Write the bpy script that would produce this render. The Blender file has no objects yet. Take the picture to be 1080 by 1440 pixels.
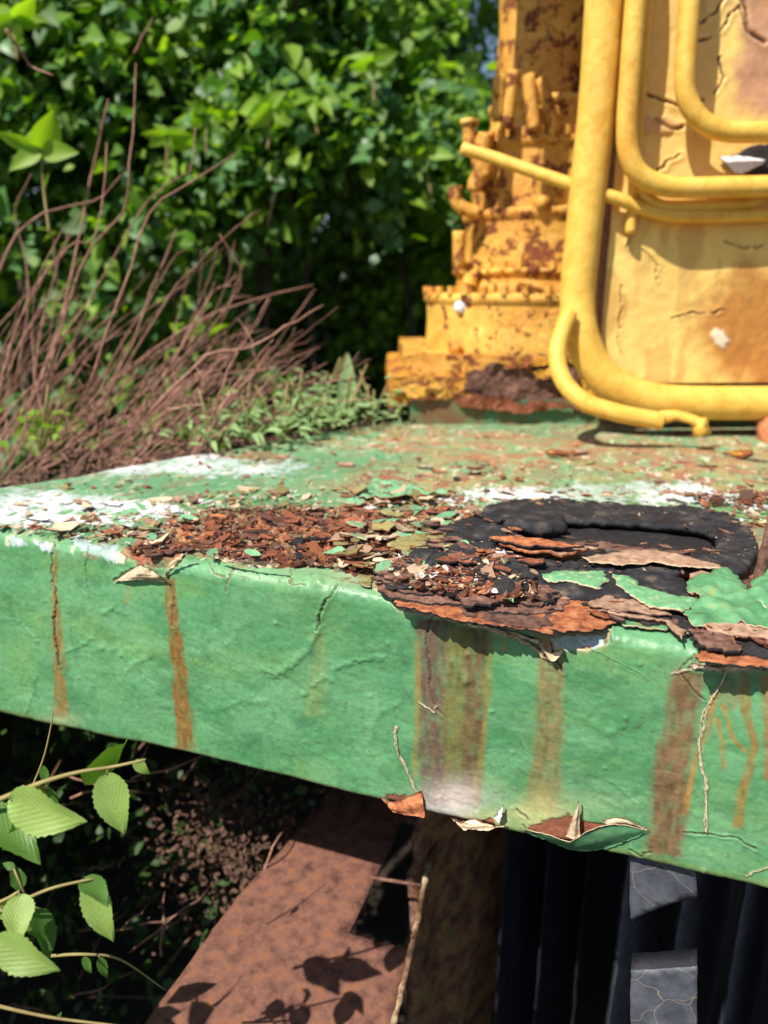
import bpy, math, random
import numpy as np
from mathutils import Vector, Matrix, Euler
from mathutils.geometry import delaunay_2d_cdt
random.seed(7); RNG = np.random.default_rng(7)
R_ = math.radians
scene = bpy.context.scene
COL = scene.collection

# ------------------------------------------------------------ camera, world, sun, exposure
FPX = 1020.0; PITCH = R_(17.0); CAMZ = 0.24
cam_d = bpy.data.cameras.new('camera'); cam = bpy.data.objects.new('camera', cam_d); COL.objects.link(cam)
cam.location = (0, 0, CAMZ); cam.rotation_euler = (R_(90) - PITCH, 0, 0)
cam_d.sensor_fit = 'HORIZONTAL'; cam_d.sensor_width = 36.0; cam_d.lens = FPX / 1080 * 36.0
cam_d.clip_start = 0.01; cam_d.clip_end = 400
cam_d.dof.use_dof = True; cam_d.dof.focus_distance = 0.60; cam_d.dof.aperture_fstop = 5.2
scene.camera = cam

SUN = Vector((-0.46, -0.42, 0.80)).normalized()
elev = math.asin(SUN.z); azim = math.atan2(SUN.x, SUN.y)
world = bpy.data.worlds.new('World'); scene.world = world; world.use_nodes = True
wn = world.node_tree.nodes; wl = world.node_tree.links
for n in list(wn): wn.remove(n)
sky = wn.new('ShaderNodeTexSky'); sky.sky_type = 'NISHITA'; sky.sun_disc = False
sky.sun_elevation = elev; sky.sun_rotation = azim
bg = wn.new('ShaderNodeBackground'); bg.inputs['Strength'].default_value = 0.08
wo = wn.new('ShaderNodeOutputWorld'); wl.new(sky.outputs[0], bg.inputs[0]); wl.new(bg.outputs[0], wo.inputs[0])
sun_d = bpy.data.lights.new('sun', 'SUN'); sun_d.energy = 5.0; sun_d.angle = R_(0.5); sun_d.color = (1.0, 0.95, 0.86)
sun = bpy.data.objects.new('sun', sun_d); COL.objects.link(sun); sun.rotation_euler = SUN.to_track_quat('Z', 'Y').to_euler()
scene.view_settings.view_transform = 'Standard'; scene.view_settings.look = 'None'
scene.view_settings.exposure = 0.55; scene.view_settings.gamma = 1.0
scene.view_settings.use_curve_mapping = False
scene.render.resolution_x = 768; scene.render.resolution_y = 1024

# ------------------------------------------------------------ photo pixel <-> place
CP, SP = math.cos(PITCH), math.sin(PITCH)
FWD = Vector((0, CP, -SP)); DWN = Vector((0, -SP, -CP)); RGT = Vector((1, 0, 0)); CAM = Vector((0, 0, CAMZ))
def ray(px, py): return FWD + RGT * ((px - 540) / FPX) + DWN * ((py - 720) / FPX)
def at(px, py, D): return CAM + ray(px, py) * D
def on_z(px, py, z):
    r = ray(px, py); return CAM + r * ((z - CAMZ) / r.z)
def on_plane(px, py, p0, n):
    r = ray(px, py); return CAM + r * ((p0 - CAM).dot(n) / r.dot(n))
def proj(V):
    q = V - np.array(CAM); d = q @ np.array(FWD); d = np.where(d < .02, .02, d)
    return 540 + FPX * q[:, 0] / d, 720 + FPX * (q @ np.array(DWN)) / d

# ------------------------------------------------------------ numpy noise
def _h(i, j, k, s):
    n = (i * 374761393 + j * 668265263 + k * 2147483647 * 3 + s * 974634777) & 0xffffffff
    n = ((n ^ (n >> 13)) * 1274126177) & 0xffffffff
    n = ((n ^ (n >> 16)) * 2246822519) & 0xffffffff
    return ((n ^ (n >> 15)) & 0xffffff) / float(0xffffff)
def noise(x, y, z=None, s=0):
    x = np.asarray(x, float); y = np.asarray(y, float); z = np.zeros_like(x) if z is None else np.asarray(z, float)
    xi, yi, zi = np.floor(x).astype(np.int64), np.floor(y).astype(np.int64), np.floor(z).astype(np.int64)
    fx, fy, fz = x - xi, y - yi, z - zi
    fx, fy, fz = [t * t * t * (t * (t * 6 - 15) + 10) for t in (fx, fy, fz)]
    o = 0
    for a in (0, 1):
        wa = fx if a else 1 - fx
        for b in (0, 1):
            wb = fy if b else 1 - fy
            for c in (0, 1):
                wc = fz if c else 1 - fz
                o = o + wa * wb * wc * _h(xi + a, yi + b, zi + c, s)
    return o
def fbm(x, y, z=None, o=4, s=0, g=0.5):
    t = 0; a = 1; n = 0; f = 1.0
    for k in range(o):
        t = t + a * noise(x * f, y * f, None if z is None else z * f, s + 17 * k); n += a; a *= g; f *= 2.03
    return t / n
def ss(a, b, x):
    t = np.clip((x - a) / (b - a), 0, 1); return t * t * (3 - 2 * t)
def sdist(px, py, poly, cull=None):
    """signed distance, positive inside"""
    P = np.asarray(poly, float); n = len(P)
    if cull is not None:
        k = np.nonzero((px > P[:, 0].min() - cull) & (px < P[:, 0].max() + cull) & (py > P[:, 1].min() - cull) & (py < P[:, 1].max() + cull))[0]
        o = np.full(np.shape(px), -999.0); o[k] = sdist(px[k], py[k], poly, None) if len(k) else 0; return o
    d = np.full(np.shape(px), 1e18); ins = np.zeros(np.shape(px), bool)
    for i in range(n):
        x0, y0 = P[i]; x1, y1 = P[(i + 1) % n]; ex, ey = x1 - x0, y1 - y0
        t = np.clip(((px - x0) * ex + (py - y0) * ey) / (ex * ex + ey * ey + 1e-18), 0, 1)
        d = np.minimum(d, (px - x0 - t * ex) ** 2 + (py - y0 - t * ey) ** 2)
        c = ((y0 > py) != (y1 > py)) & (px < (x1 - x0) * (py - y0) / (y1 - y0 + 1e-18) + x0); ins ^= c
    d = np.sqrt(d); return np.where(ins, d, -d)
def ldist(px, py, line, closed=False):
    """distance to a polyline and the parameter 0..1 along it"""
    P = np.asarray(line, float); n = len(P); L = np.hypot(*(P[1:] - P[:-1]).T); acc = np.concatenate([[0], np.cumsum(L)])
    d = np.full(np.shape(px), 1e18); tt = np.zeros(np.shape(px))
    for i in range(n - 1):
        x0, y0 = P[i]; x1, y1 = P[i + 1]; ex, ey = x1 - x0, y1 - y0
        t = np.clip(((px - x0) * ex + (py - y0) * ey) / (ex * ex + ey * ey + 1e-18), 0, 1)
        q = (px - x0 - t * ex) ** 2 + (py - y0 - t * ey) ** 2; m = q < d
        d = np.where(m, q, d); tt = np.where(m, (acc[i] + t * L[i]) / acc[-1], tt)
    return np.sqrt(d), tt

# ------------------------------------------------------------ objects
def tag(o, label=None, cat=None, group=None, kind=None):
    if label: o['label'] = label
    if cat: o['category'] = cat
    if group: o['group'] = group
    if kind: o['kind'] = kind
    return o
def thing(name, label, cat, loc, group=None):
    o = bpy.data.objects.new(name, None); COL.objects.link(o); o.location = loc; o.empty_display_size = .02
    return tag(o, label, cat, group)
def mesh(name, V, F, mats, mi=None, smooth=True, colors=None, rough=None):
    V = np.asarray(V, dtype=np.float32).reshape(-1, 3); me = bpy.data.meshes.new(name)
    if isinstance(F, np.ndarray):
        k = F.shape[1]; me.vertices.add(len(V)); me.vertices.foreach_set('co', V.ravel())
        me.loops.add(F.size); me.loops.foreach_set('vertex_index', F.ravel().astype(np.int32))
        me.polygons.add(len(F)); me.polygons.foreach_set('loop_start', np.arange(0, F.size, k, dtype=np.int32))
        me.update(calc_edges=True)
    else:
        me.from_pydata([tuple(v) for v in V], [], F); me.update()
    for m in (mats if isinstance(mats, (list, tuple)) else [mats]): me.materials.append(m)
    if mi is not None: me.polygons.foreach_set('material_index', np.asarray(mi, dtype=np.int32))
    me.polygons.foreach_set('use_smooth', np.full(len(me.polygons), smooth, bool))
    if colors is not None:
        a = me.color_attributes.new('Col', 'FLOAT_COLOR', 'POINT'); c = np.ones((len(V), 4), np.float32); c[:, :3] = colors
        if rough is not None: c[:, 3] = rough
        a.data.foreach_set('color', c.ravel())
    return me
def put(name, me, parent=None, loc=(0, 0, 0), rot=None, sc=None, kind=None):
    """mesh data in local coordinates, linked at loc (relative to an unrotated parent)"""
    o = bpy.data.objects.new(name, me); COL.objects.link(o); o.location = loc
    if rot is not None: o.rotation_euler = rot
    if sc is not None: o.scale = (sc, sc, sc) if np.isscalar(sc) else sc
    if parent is not None: o.parent = parent
    if kind: o['kind'] = kind
    return o
def wobj(name, V, F, mats, parent=None, origin=None, **kw):
    """V in world coordinates"""
    V = np.asarray(V, float).reshape(-1, 3)
    kind = kw.pop('kind', None)
    if parent is not None: base = np.array(parent.location if parent.parent is None else Vector(parent.location) + Vector(parent.parent.location))
    else: base = np.array(origin if origin is not None else (V[:, 0].mean(), V[:, 1].mean(), V[:, 2].min()))
    me = mesh(name, V - base, F, mats, **kw)
    o = put(name, me, parent, (0, 0, 0) if parent is not None else tuple(base))
    if kind: o['kind'] = kind
    return o

def tube(pts, rad, seg=10, cap=True, rng=None, jit=0):
    """swept tube; rad is a number or list"""
    pts = [Vector(p) for p in pts]; n = len(pts); rad = [rad] * n if np.isscalar(rad) else rad
    V = []; F = []; t0 = (pts[1] - pts[0]).normalized(); up = Vector((0, 0, 1)) if abs(t0.z) < .9 else Vector((1, 0, 0))
    a = t0.cross(up).normalized()
    for i, p in enumerate(pts):
        t = (pts[min(i + 1, n - 1)] - pts[max(i - 1, 0)]).normalized()
        a = (a - t * a.dot(t)).normalized(); b = t.cross(a)
        for k in range(seg):
            w = 2 * math.pi * k / seg; r = rad[i] * (1 + (random.uniform(-jit, jit) if jit else 0))
            V.append(p + a * (math.cos(w) * r) + b * (math.sin(w) * r))
    for i in range(n - 1):
        for k in range(seg):
            F.append((i * seg + k, i * seg + (k + 1) % seg, (i + 1) * seg + (k + 1) % seg, (i + 1) * seg + k))
    if cap: F.append(tuple(range(seg - 1, -1, -1))); F.append(tuple(range((n - 1) * seg, n * seg)))
    return [tuple(v) for v in V], F
def smooth_path(pts, n=8):
    P = [Vector(p) for p in pts]; P = [P[0] * 2 - P[1]] + P + [P[-1] * 2 - P[-2]]; out = []
    for i in range(1, len(P) - 2):
        for k in range(n):
            t = k / n; a, b, c, d = P[i - 1], P[i], P[i + 1], P[i + 2]
            out.append(.5 * ((2 * b) + (c - a) * t + (2 * a - 5 * b + 4 * c - d) * t * t + (3 * b - a - 3 * c + d) * t ** 3))
    out.append(P[-2]); return out
def join(parts):
    V = []; F = []
    for v, f in parts:
        b = len(V); V += list(v); F += [tuple(i + b for i in q) for q in f]
    return V, F
def boxm(c, s, rz=0, bev=0):
    import bmesh
    bm = bmesh.new(); bmesh.ops.create_cube(bm, size=1)
    for v in bm.verts: v.co = Vector((v.co.x * s[0], v.co.y * s[1], v.co.z * s[2]))
    if bev: bmesh.ops.bevel(bm, geom=list(bm.edges), offset=bev, segments=2, affect='EDGES')
    M = Matrix.Translation(c) @ Matrix.Rotation(rz, 4, 'Z'); V = [tuple(M @ v.co) for v in bm.verts]
    bm.verts.index_update(); F = [tuple(v.index for v in f.verts) for f in bm.faces]; bm.free(); return V, F

RK = 1.0
def ragged(poly2, step, amp, rnd):
    """subdivide a closed 2D outline and shake it"""
    out = []; n = len(poly2); s0 = rnd.randrange(9999); acc = 0
    for i in range(n):
        a = Vector(poly2[i]); b = Vector(poly2[(i + 1) % n]); L = (b - a).length; k = max(1, int(L / step)); nn = Vector((-(b - a).y, (b - a).x)).normalized()
        for j in range(k):
            t = j / k; q = acc + t * L
            w = (float(fbm(np.array([q / (step * 5)]), np.array([0.3]), s=s0)[0]) - .5) * 3.2 * amp + rnd.uniform(-1, 1) * amp * .5
            out.append(a.lerp(b, t) + nn * w)
        acc += L
    return out
def sheet(name, poly, fmap, axes, mats, parent=None, thick=.001, step=.003, rag=.0015, bump=.0008, bscale=90, curl=0, curlw=.01, rnd_r=0,
          hole=None, seed=0, tilt=None, colfn=None, origin=None, lay=0, smooth=True):
    """an irregular plate: outline in photo pixels mapped by fmap to its place; axes=(e1,e2,n)"""
    rnd = random.Random(seed * 31 + len(poly)); e1, e2, n = [Vector(a) for a in axes]
    P3 = [fmap(*p) for p in poly]; o = sum(P3, Vector()) / len(P3)
    P2 = [((p - o).dot(e1), (p - o).dot(e2)) for p in P3]; B = ragged(P2, step, rag, rnd)
    H = []
    if hole:
        H3 = [fmap(*p) for p in hole]; H = ragged([((p - o).dot(e1), (p - o).dot(e2)) for p in H3], step, rag * .4, rnd)
    xs = [b.x for b in B]; ys = [b.y for b in B]
    gx = np.arange(min(xs), max(xs), step); gy = np.arange(min(ys), max(ys), step); G = np.array([(x, y) for x in gx for y in gy]) if len(gx) and len(gy) else np.zeros((0, 2))
    Bp = [(b.x, b.y) for b in B]; Hp = [(h.x, h.y) for h in H]
    if len(G):
        G = G + (RNG.random(G.shape) - .5) * step * .6
        d = sdist(G[:, 0], G[:, 1], Bp); m = d > step * .45
        if H: m &= sdist(G[:, 0], G[:, 1], Hp) < -step * .45
        G = G[m]
    pts = [Vector(b) for b in B] + [Vector(h) for h in H] + [Vector(g) for g in G]
    nb, nh = len(B), len(H)
    E = [(i, (i + 1) % nb) for i in range(nb)] + [(nb + i, nb + (i + 1) % nh) for i in range(nh)]
    vo, eo, fo, *_ = delaunay_2d_cdt(pts, E, [], 1 if not H else 0, 1e-6)
    Q = np.array([(v.x, v.y) for v in vo]); fo = [tuple(f) for f in fo if len(f) == 3]
    C = np.array([Q[list(f)].mean(0) for f in fo]); keep = sdist(C[:, 0], C[:, 1], Bp) > 0
    if H: keep &= sdist(C[:, 0], C[:, 1], Hp) < 0
    fo = [f for f, k in zip(fo, keep) if k]
    d = np.abs(sdist(Q[:, 0], Q[:, 1], Bp))
    if H: d = np.minimum(d, np.abs(sdist(Q[:, 0], Q[:, 1], Hp)))
    z = (fbm(Q[:, 0] * bscale + seed, Q[:, 1] * bscale, o=4, s=seed) - .5) * 2 * bump
    z += curl * (1 - ss(0, curlw, d))
    if lay: z += lay * (np.abs(((fbm(Q[:, 0] * 30, Q[:, 1] * 60, o=3, s=seed + 5) * 6) % 1.0)) - .5)
    if rnd_r:
        dd = np.clip(d, 0, rnd_r); z += np.sqrt(np.maximum(rnd_r ** 2 - (rnd_r - dd) ** 2, 0)) - rnd_r
    if tilt: z += Q[:, 0] * tilt[0] + Q[:, 1] * tilt[1]
    top = [o + e1 * float(q[0]) + e2 * float(q[1]) + n * float(w) for q, w in zip(Q, z)]
    bot = [t - n * thick for t in top]; N = len(top)
    cnt = {}
    F = []; mi = []
    for f in fo:
        a, b, c = f
        if (Q[b][0] - Q[a][0]) * (Q[c][1] - Q[a][1]) - (Q[b][1] - Q[a][1]) * (Q[c][0] - Q[a][0]) < 0: f = (a, c, b)
        F.append(f); mi.append(0)
        for i in range(3): cnt[(f[i], f[(i + 1) % 3])] = 1
    tops = list(F)
    for f in tops: F.append((f[0] + N, f[2] + N, f[1] + N)); mi.append(1)
    for (a, b) in list(cnt):
        if (b, a) not in cnt: F.append((b, a, a + N, b + N)); mi.append(1)
    if parent is None:
        ob = wobj(name, [tuple(v) for v in top + bot], F, mats, None, tuple(o) if origin is None else origin, mi=mi, smooth=smooth)
    else: ob = wobj(name, [tuple(v) for v in top + bot], F, mats, parent, mi=mi, smooth=smooth)
    return ob

# ------------------------------------------------------------ materials
def newmat(name):
    m = bpy.data.materials.new(name); m.use_nodes = True; nt = m.node_tree
    b = nt.nodes['Principled BSDF']; return m, nt, b
def N(nt, typ, **kw):
    n = nt.nodes.new(typ)
    for k, v in kw.items():
        if k in n.inputs.keys(): n.inputs[k].default_value = v
        else: setattr(n, k, v)
    return n
def rgba(c): return (c[0], c[1], c[2], 1)
def noise_n(nt, co, scale, detail=6, rough=.6, dist=0):
    n = nt.nodes.new('ShaderNodeTexNoise'); n.inputs['Scale'].default_value = scale; n.inputs['Detail'].default_value = detail
    n.inputs['Roughness'].default_value = rough; n.inputs['Distortion'].default_value = dist; nt.links.new(co, n.inputs['Vector']); return n.outputs['Fac']
def ramp(nt, fac, stops, interp='LINEAR'):
    r = nt.nodes.new('ShaderNodeValToRGB'); r.color_ramp.interpolation = interp
    while len(r.color_ramp.elements) < len(stops): r.color_ramp.elements.new(.5)
    for e, (p, c) in zip(r.color_ramp.elements, stops): e.position = p; e.color = rgba(c) if not np.isscalar(c) else (c, c, c, 1)
    nt.links.new(fac, r.inputs[0]); return r.outputs[0]
def mixc(nt, fac, a, b, mode='MIX'):
    m = nt.nodes.new('ShaderNodeMix'); m.data_type = 'RGBA'; m.blend_type = mode
    for s, v in ((0, fac), (6, a), (7, b)):
        if isinstance(v, bpy.types.NodeSocket): nt.links.new(v, m.inputs[s])
        else: m.inputs[s].default_value = v if s == 0 else rgba(v)
    return m.outputs[2]
def bumpn(nt, b, h, strength, dist, prev=None):
    n = nt.nodes.new('ShaderNodeBump'); n.inputs['Strength'].default_value = strength; n.inputs['Distance'].default_value = dist
    nt.links.new(h, n.inputs['Height'])
    if prev is not None: nt.links.new(prev, n.inputs['Normal'])
    nt.links.new(n.outputs[0], b.inputs['Normal']); return n.outputs[0]
def objco(nt): return nt.nodes.new('ShaderNodeTexCoord').outputs['Object']
def geoco(nt): return nt.nodes.new('ShaderNodeNewGeometry').outputs['Position']

def mat_grain(name, stops, scale, rough=.8, bump=.5, bdist=.001, bscale=None, spec=.3, rnd=0.0, detail=8, tint=None):
    m, nt, b = newmat(name); co = objco(nt)
    n = noise_n(nt, co, scale, detail, .65); c = ramp(nt, n, stops)
    if rnd:
        oi = nt.nodes.new('ShaderNodeObjectInfo'); v = ramp(nt, oi.outputs['Random'], [(0, 1 - rnd), (1, 1 + rnd)])
        c = mixc(nt, 1.0, c, v, 'MULTIPLY')
    nt.links.new(c, b.inputs['Base Color']); b.inputs['Roughness'].default_value = rough; b.inputs['Specular IOR Level'].default_value = spec
    if bump: bumpn(nt, b, noise_n(nt, co, bscale or scale * 2.5, 8, .7), bump, bdist)
    return m
def mat_attr(name, s1=260, s2=1400, b1=.3, b2=.4, d1=.0004, d2=.0002, spec=.4, vary=.22):
    m, nt, b = newmat(name); co = geoco(nt)
    a = nt.nodes.new('ShaderNodeVertexColor'); a.layer_name = 'Col'
    v = ramp(nt, noise_n(nt, co, s1 * .7, 8, .7), [(.25, 1 - vary), (.75, 1 + vary)])
    c = mixc(nt, 1.0, a.outputs['Color'], v, 'MULTIPLY')
    nt.links.new(c, b.inputs['Base Color']); nt.links.new(a.outputs['Alpha'], b.inputs['Roughness']); b.inputs['Specular IOR Level'].default_value = spec
    p = bumpn(nt, b, noise_n(nt, co, s1, 6, .6), b1, d1); bumpn(nt, b, noise_n(nt, co, s2, 5, .6), b2, d2, p)
    return m
def mat_leaf(name, c1, c2, trans=.45, rough=.55, spec=.5, veins=0):
    m, nt, b = newmat(name); co = objco(nt)
    oi = nt.nodes.new('ShaderNodeObjectInfo')
    geo = nt.nodes.new('ShaderNodeNewGeometry')
    f = nt.nodes.new('ShaderNodeMath'); f.operation = 'ADD'; nt.links.new(oi.outputs['Random'], f.inputs[0]); nt.links.new(geo.outputs['Random Per Island'], f.inputs[1])
    fr = nt.nodes.new('ShaderNodeMath'); fr.operation = 'FRACT'; nt.links.new(f.outputs[0], fr.inputs[0])
    c = ramp(nt, fr.outputs[0], [(0, c1), (.6, c2), (1, [x * 1.15 for x in c2])])
    c = mixc(nt, .35, c, ramp(nt, noise_n(nt, co, 120, 4, .6), [(.3, [x * .6 for x in c1]), (.7, [x * 1.3 for x in c2])]))
    if veins:
        w = nt.nodes.new('ShaderNodeTexWave'); w.wave_type = 'BANDS'; w.bands_direction = 'DIAGONAL'; w.inputs['Scale'].default_value = veins; w.inputs['Distortion'].default_value = 2.6; w.inputs['Detail Scale'].default_value = 2.5
        uv = nt.nodes.new('ShaderNodeUVMap'); nt.links.new(uv.outputs[0], w.inputs['Vector'])
        c = mixc(nt, 1.0, c, ramp(nt, w.outputs['Fac'], [(0, .90), (.35, 1.02)]), 'MULTIPLY')
        bumpn(nt, b, w.outputs['Fac'], .35, .0005)
    nt.links.new(c, b.inputs['Base Color']); b.inputs['Roughness'].default_value = rough; b.inputs['Specular IOR Level'].default_value = spec
    tr = nt.nodes.new('ShaderNodeBsdfTranslucent')
    tc = mixc(nt, 1.0, c, (1.5, 1.6, .35), 'MULTIPLY'); nt.links.new(tc, tr.inputs[0])
    mx = nt.nodes.new('ShaderNodeMixShader'); mx.inputs[0].default_value = trans
    nt.links.new(b.outputs[0], mx.inputs[1]); nt.links.new(tr.outputs[0], mx.inputs[2])
    nt.links.new(mx.outputs[0], nt.nodes['Material Output'].inputs[0]); return m
def mat_yellow(name, rust=.5, grime=.5, sc=1.0, base=(.70, .40, .060), bd=.012):
    """chrome-yellow marine paint with rust breaking through and blistered relief"""
    m, nt, b = newmat(name); co = geoco(nt)
    n1 = noise_n(nt, co, 9 * sc, 8, .65, .6); n2 = noise_n(nt, co, 38 * sc, 8, .7, .3); n3 = noise_n(nt, co, 160, 6, .7)
    c = ramp(nt, n2, [(.3, [base[0] * .82, base[1] * .70, base[2] * .6]), (.5, base), (.72, [base[0] * 1.06, base[1] * 1.12, base[2] * 1.7])])
    st = ramp(nt, n1, [(.60 - .16 * grime, 0.0), (.78 - .1 * grime, 1.0)])
    sm = nt.nodes.new('ShaderNodeMath'); sm.operation = 'MULTIPLY'; nt.links.new(st, sm.inputs[0]); nt.links.new(ramp(nt, n3, [(.3, .3), (.65, 1.0)]), sm.inputs[1])
    c = mixc(nt, sm.outputs[0], c, (.58, .21, .03))
    n4 = noise_n(nt, co, 30 * sc, 12, .72, .25)
    rm = ramp(nt, n4, [(.66 - .13 * rust, 0.0), (.69 - .13 * rust, 1.0)])
    rc = ramp(nt, n3, [(.3, (.07, .022, .012)), (.55, (.26, .07, .025)), (.75, (.42, .14, .05))])
    c = mixc(nt, rm, c, rc)
    nt.links.new(c, b.inputs['Base Color']); b.inputs['Specular IOR Level'].default_value = .35
    nt.links.new(ramp(nt, rm, [(0, .48), (1, .9)]), b.inputs['Roughness'])
    p = bumpn(nt, b, n2, .6, bd); p = bumpn(nt, b, rm, .7, .002, p); bumpn(nt, b, n3, .4, .0015, p)
    return m

M = {}
M['deck'] = mat_attr('deck_paint_and_rust')
M['panel'] = mat_attr('housing_paint', 60, 500, .35, .3, .004, .0006, .35, .10)
M['steel_dark'] = mat_grain('dark_steel', [(.3, (.02, .018, .016)), (.7, (.07, .045, .03))], 60)
M['cream'] = mat_grain('cream_primer', [(.3, (.34, .21, .11)), (.5, (.56, .42, .27)), (.7, (.72, .60, .45))], 300, .7, .4, .0005, rnd=.25)
M['white_chip'] = mat_grain('white_paint', [(.35, (.50, .48, .46)), (.6, (.74, .74, .76))], 300, .6, .3, .0005, rnd=.15)
M['green_chip'] = mat_grain('green_paint', [(.3, (.10, .24, .12)), (.5, (.16, .36, .19)), (.62, (.22, .42, .22)), (.75, (.55, .46, .30))], 170, .5, .6, .0006, rnd=.25)
M['olive_chip'] = mat_grain('olive_paint', [(.3, (.16, .13, .05)), (.6, (.30, .26, .10)), (.75, (.40, .34, .2))], 220, .6, .5, .0006, rnd=.25)
M['green_flap'] = mat_grain('green_paint_flap', [(.28, (.05, .155, .07)), (.5, (.10, .275, .125)), (.62, (.15, .33, .16)), (.68, (.28, .30, .11)), (.73, (.36, .17, .07))], 48, .42, .5, .0012, rnd=.1)
M['green_strip'] = mat_grain('green_paint_crazed', [(.3, (.08, .26, .12)), (.5, (.15, .35, .17)), (.60, (.20, .40, .20)), (.63, (.55, .50, .34)), (.67, (.42, .24, .12)), (.70, (.50, .46, .30)), (.76, (.16, .38, .19))], 150, .5, .7, .001)
M['rust'] = mat_grain('red_rust', [(.28, (.07, .022, .013)), (.45, (.22, .070, .036)), (.6, (.36, .125, .060)), (.76, (.50, .22, .11))], 260, .9, .9, .0012, rnd=.4, spec=.2)
M['rust_brown'] = mat_grain('laminated_brown_rust', [(.3, (.05, .024, .018)), (.5, (.16, .080, .058)), (.7, (.29, .165, .12))], 150, .9, 1.0, .0016, rnd=.25, spec=.2)
M['rust_orange'] = mat_grain('orange_rust', [(.28, (.10, .032, .02)), (.43, (.27, .080, .034)), (.54, (.44, .15, .06)), (.66, (.50, .24, .11)), (.76, (.24, .10, .06))], 120, .85, .9, .0014, rnd=.15)
M['rust_dark'] = mat_grain('black_rust_scale', [(.3, (.010, .009, .010)), (.6, (.035, .030, .032)), (.8, (.10, .07, .06))], 160, .75, 1.0, .0016, rnd=.3)
M['tan'] = mat_grain('tan_scale', [(.3, (.16, .09, .06)), (.5, (.33, .20, .13)), (.7, (.47, .32, .22))], 140, .85, .7, .001, rnd=.2)
M['rubber'] = mat_grain('black_tarred_rubber', [(.28, (.007, .007, .009)), (.47, (.017, .017, .021)), (.56, (.034, .034, .038)), (.63, (.085, .068, .055)), (.72, (.17, .13, .10))], 55, .66, 1.0, .0018, bscale=330, spec=.35, detail=14)
M['pipe'] = mat_yellow('yellow_pipe_paint', -.1, .1, 1.0, (.77, .46, .075), .004)
M['tower'] = mat_yellow('yellow_machine_paint', 1.0, 1.9, 1.0, (.86, .52, .085))
M['tower_clean'] = mat_yellow('yellow_drum_paint', .72, 1.4, 1.0, (.88, .56, .10))
M['flange'] = mat_yellow('rusted_flange', 1.3, 1.9, .8, (.84, .47, .05))
M['white_btn'] = mat_grain('white_button', [(.3, (.65, .67, .7)), (.7, (.8, .82, .85))], 90, .4, 0)
M['leaf_a'] = mat_leaf('shrub_leaf', (.050, .130, .014), (.155, .30, .030))
M['leaf_b'] = mat_leaf('shrub_leaf_bluish', (.036, .11, .030), (.10, .23, .065), .35, .46, .6)
M['leaf_c'] = mat_leaf('shrub_leaf_bright', (.15, .29, .018), (.27, .44, .035), .5)
M['leaf_shade_dark'] = mat_leaf('shade_dark_leaf', (.018, .045, .010), (.04, .09, .016), .3)  # dark leaf copy, the shade of the growth put into its colour
M['leaf_sprig'] = mat_leaf('serrated_leaf', (.17, .29, .06), (.30, .42, .11), .35, .5, .4, 5)
M['leaf_sprig_dark'] = mat_leaf('serrated_leaf_dark', (.06, .14, .025), (.11, .22, .04), .35, .45, .4, 7)  # darker copy of the serrated leaf, partial shade put into the colour
M['leaf_weed'] = mat_leaf('weed_leaf', (.17, .28, .10), (.28, .40, .17), .3, .6, .3)
M['twig'] = mat_grain('dry_red_brown_twig', [(.3, (.18, .078, .056)), (.6, (.38, .20, .145)), (.8, (.58, .42, .33))], 60, .8, .4, .001, rnd=.35)
M['bark'] = mat_grain('bark', [(.3, (.03, .022, .015)), (.7, (.11, .085, .06))], 40, .9, .6, .003)
M['stem'] = mat_grain('green_brown_stem', [(.3, (.20, .13, .06)), (.7, (.30, .26, .09))], 60, .6, .3, .0008)
M['soil'] = mat_grain('dark_soil', [(.3, (.018, .013, .009)), (.6, (.045, .032, .022)), (.8, (.08, .055, .04))], 14, .95, 1.0, .02)
M['litter'] = mat_grain('dead_leaves', [(.3, (.06, .032, .022)), (.7, (.17, .095, .065))], 40, .9, .3, .001, rnd=.3)
M['crackle'] = None
M['plinth'] = mat_grain('plinth_paint', [(.3, (.05, .15, .075)), (.45, (.09, .19, .09)), (.52, (.16, .12, .05)), (.62, (.17, .075, .04)), (.75, (.10, .22, .11))], 11, .7, .6, .002, bscale=90)

# ------------------------------------------------------------ ground
def ground():
    n = 140; xs = np.sinh(np.linspace(-5.5, 5.5, n)) / np.sinh(5.5) * 180; X, Y = np.meshgrid(xs, xs + 1.5, indexing='ij')
    Z = -1.05 + (fbm(X * 1.3, Y * 1.3, o=4, s=3) - .5) * .25
    V = np.stack([X, Y, Z], -1).reshape(-1, 3); i, j = np.meshgrid(np.arange(n - 1), np.arange(n - 1), indexing='ij'); a = (i * n + j).ravel()
    F = np.stack([a, a + n, a + n + 1, a + 1], 1)
    o = put('ground', mesh('ground', V, F, M['soil'])); tag(o, kind='structure')
ground()

# ------------------------------------------------------------ the steel deck: one swept skin, top plate and front plate
A = on_z(0, 748, 0); B = on_z(1080, 925, 0)
E1 = (B - A).normalized(); NIN = Vector((-E1.y, E1.x, 0)); NOUT = -NIN
ULEN = (B - A).length
def on_face(px, py, off=0.0): return on_plane(px, py, A + NOUT * off, NOUT)
zA = on_face(0, 1000).z; zB = on_face(1080, 1258).z
HB = lambda u: -(zA + (zB - zA) * u / ULEN)
print('deck', A, B, ULEN, zA, zB)
Lp, Lq = on_z(0, 688, 0), on_z(555, 592, 0)
def imax(u):
    # where the line u=const meets the rear left edge
    d = (Lq - Lp).to_2d(); n = Vector((-d.y, d.x)); o = (A + E1 * u).to_2d(); k = NIN.to_2d().dot(n)
    t = (Lp.to_2d() - o).dot(n) / k
    return min(max(t, .03), 2.4)
deck = thing('steel_deck', 'corroded green steel deck edge with peeling paint and rust streaks down its front', 'deck', tuple(A + E1 * .35 + Vector((0, 0, -.2))))

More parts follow.
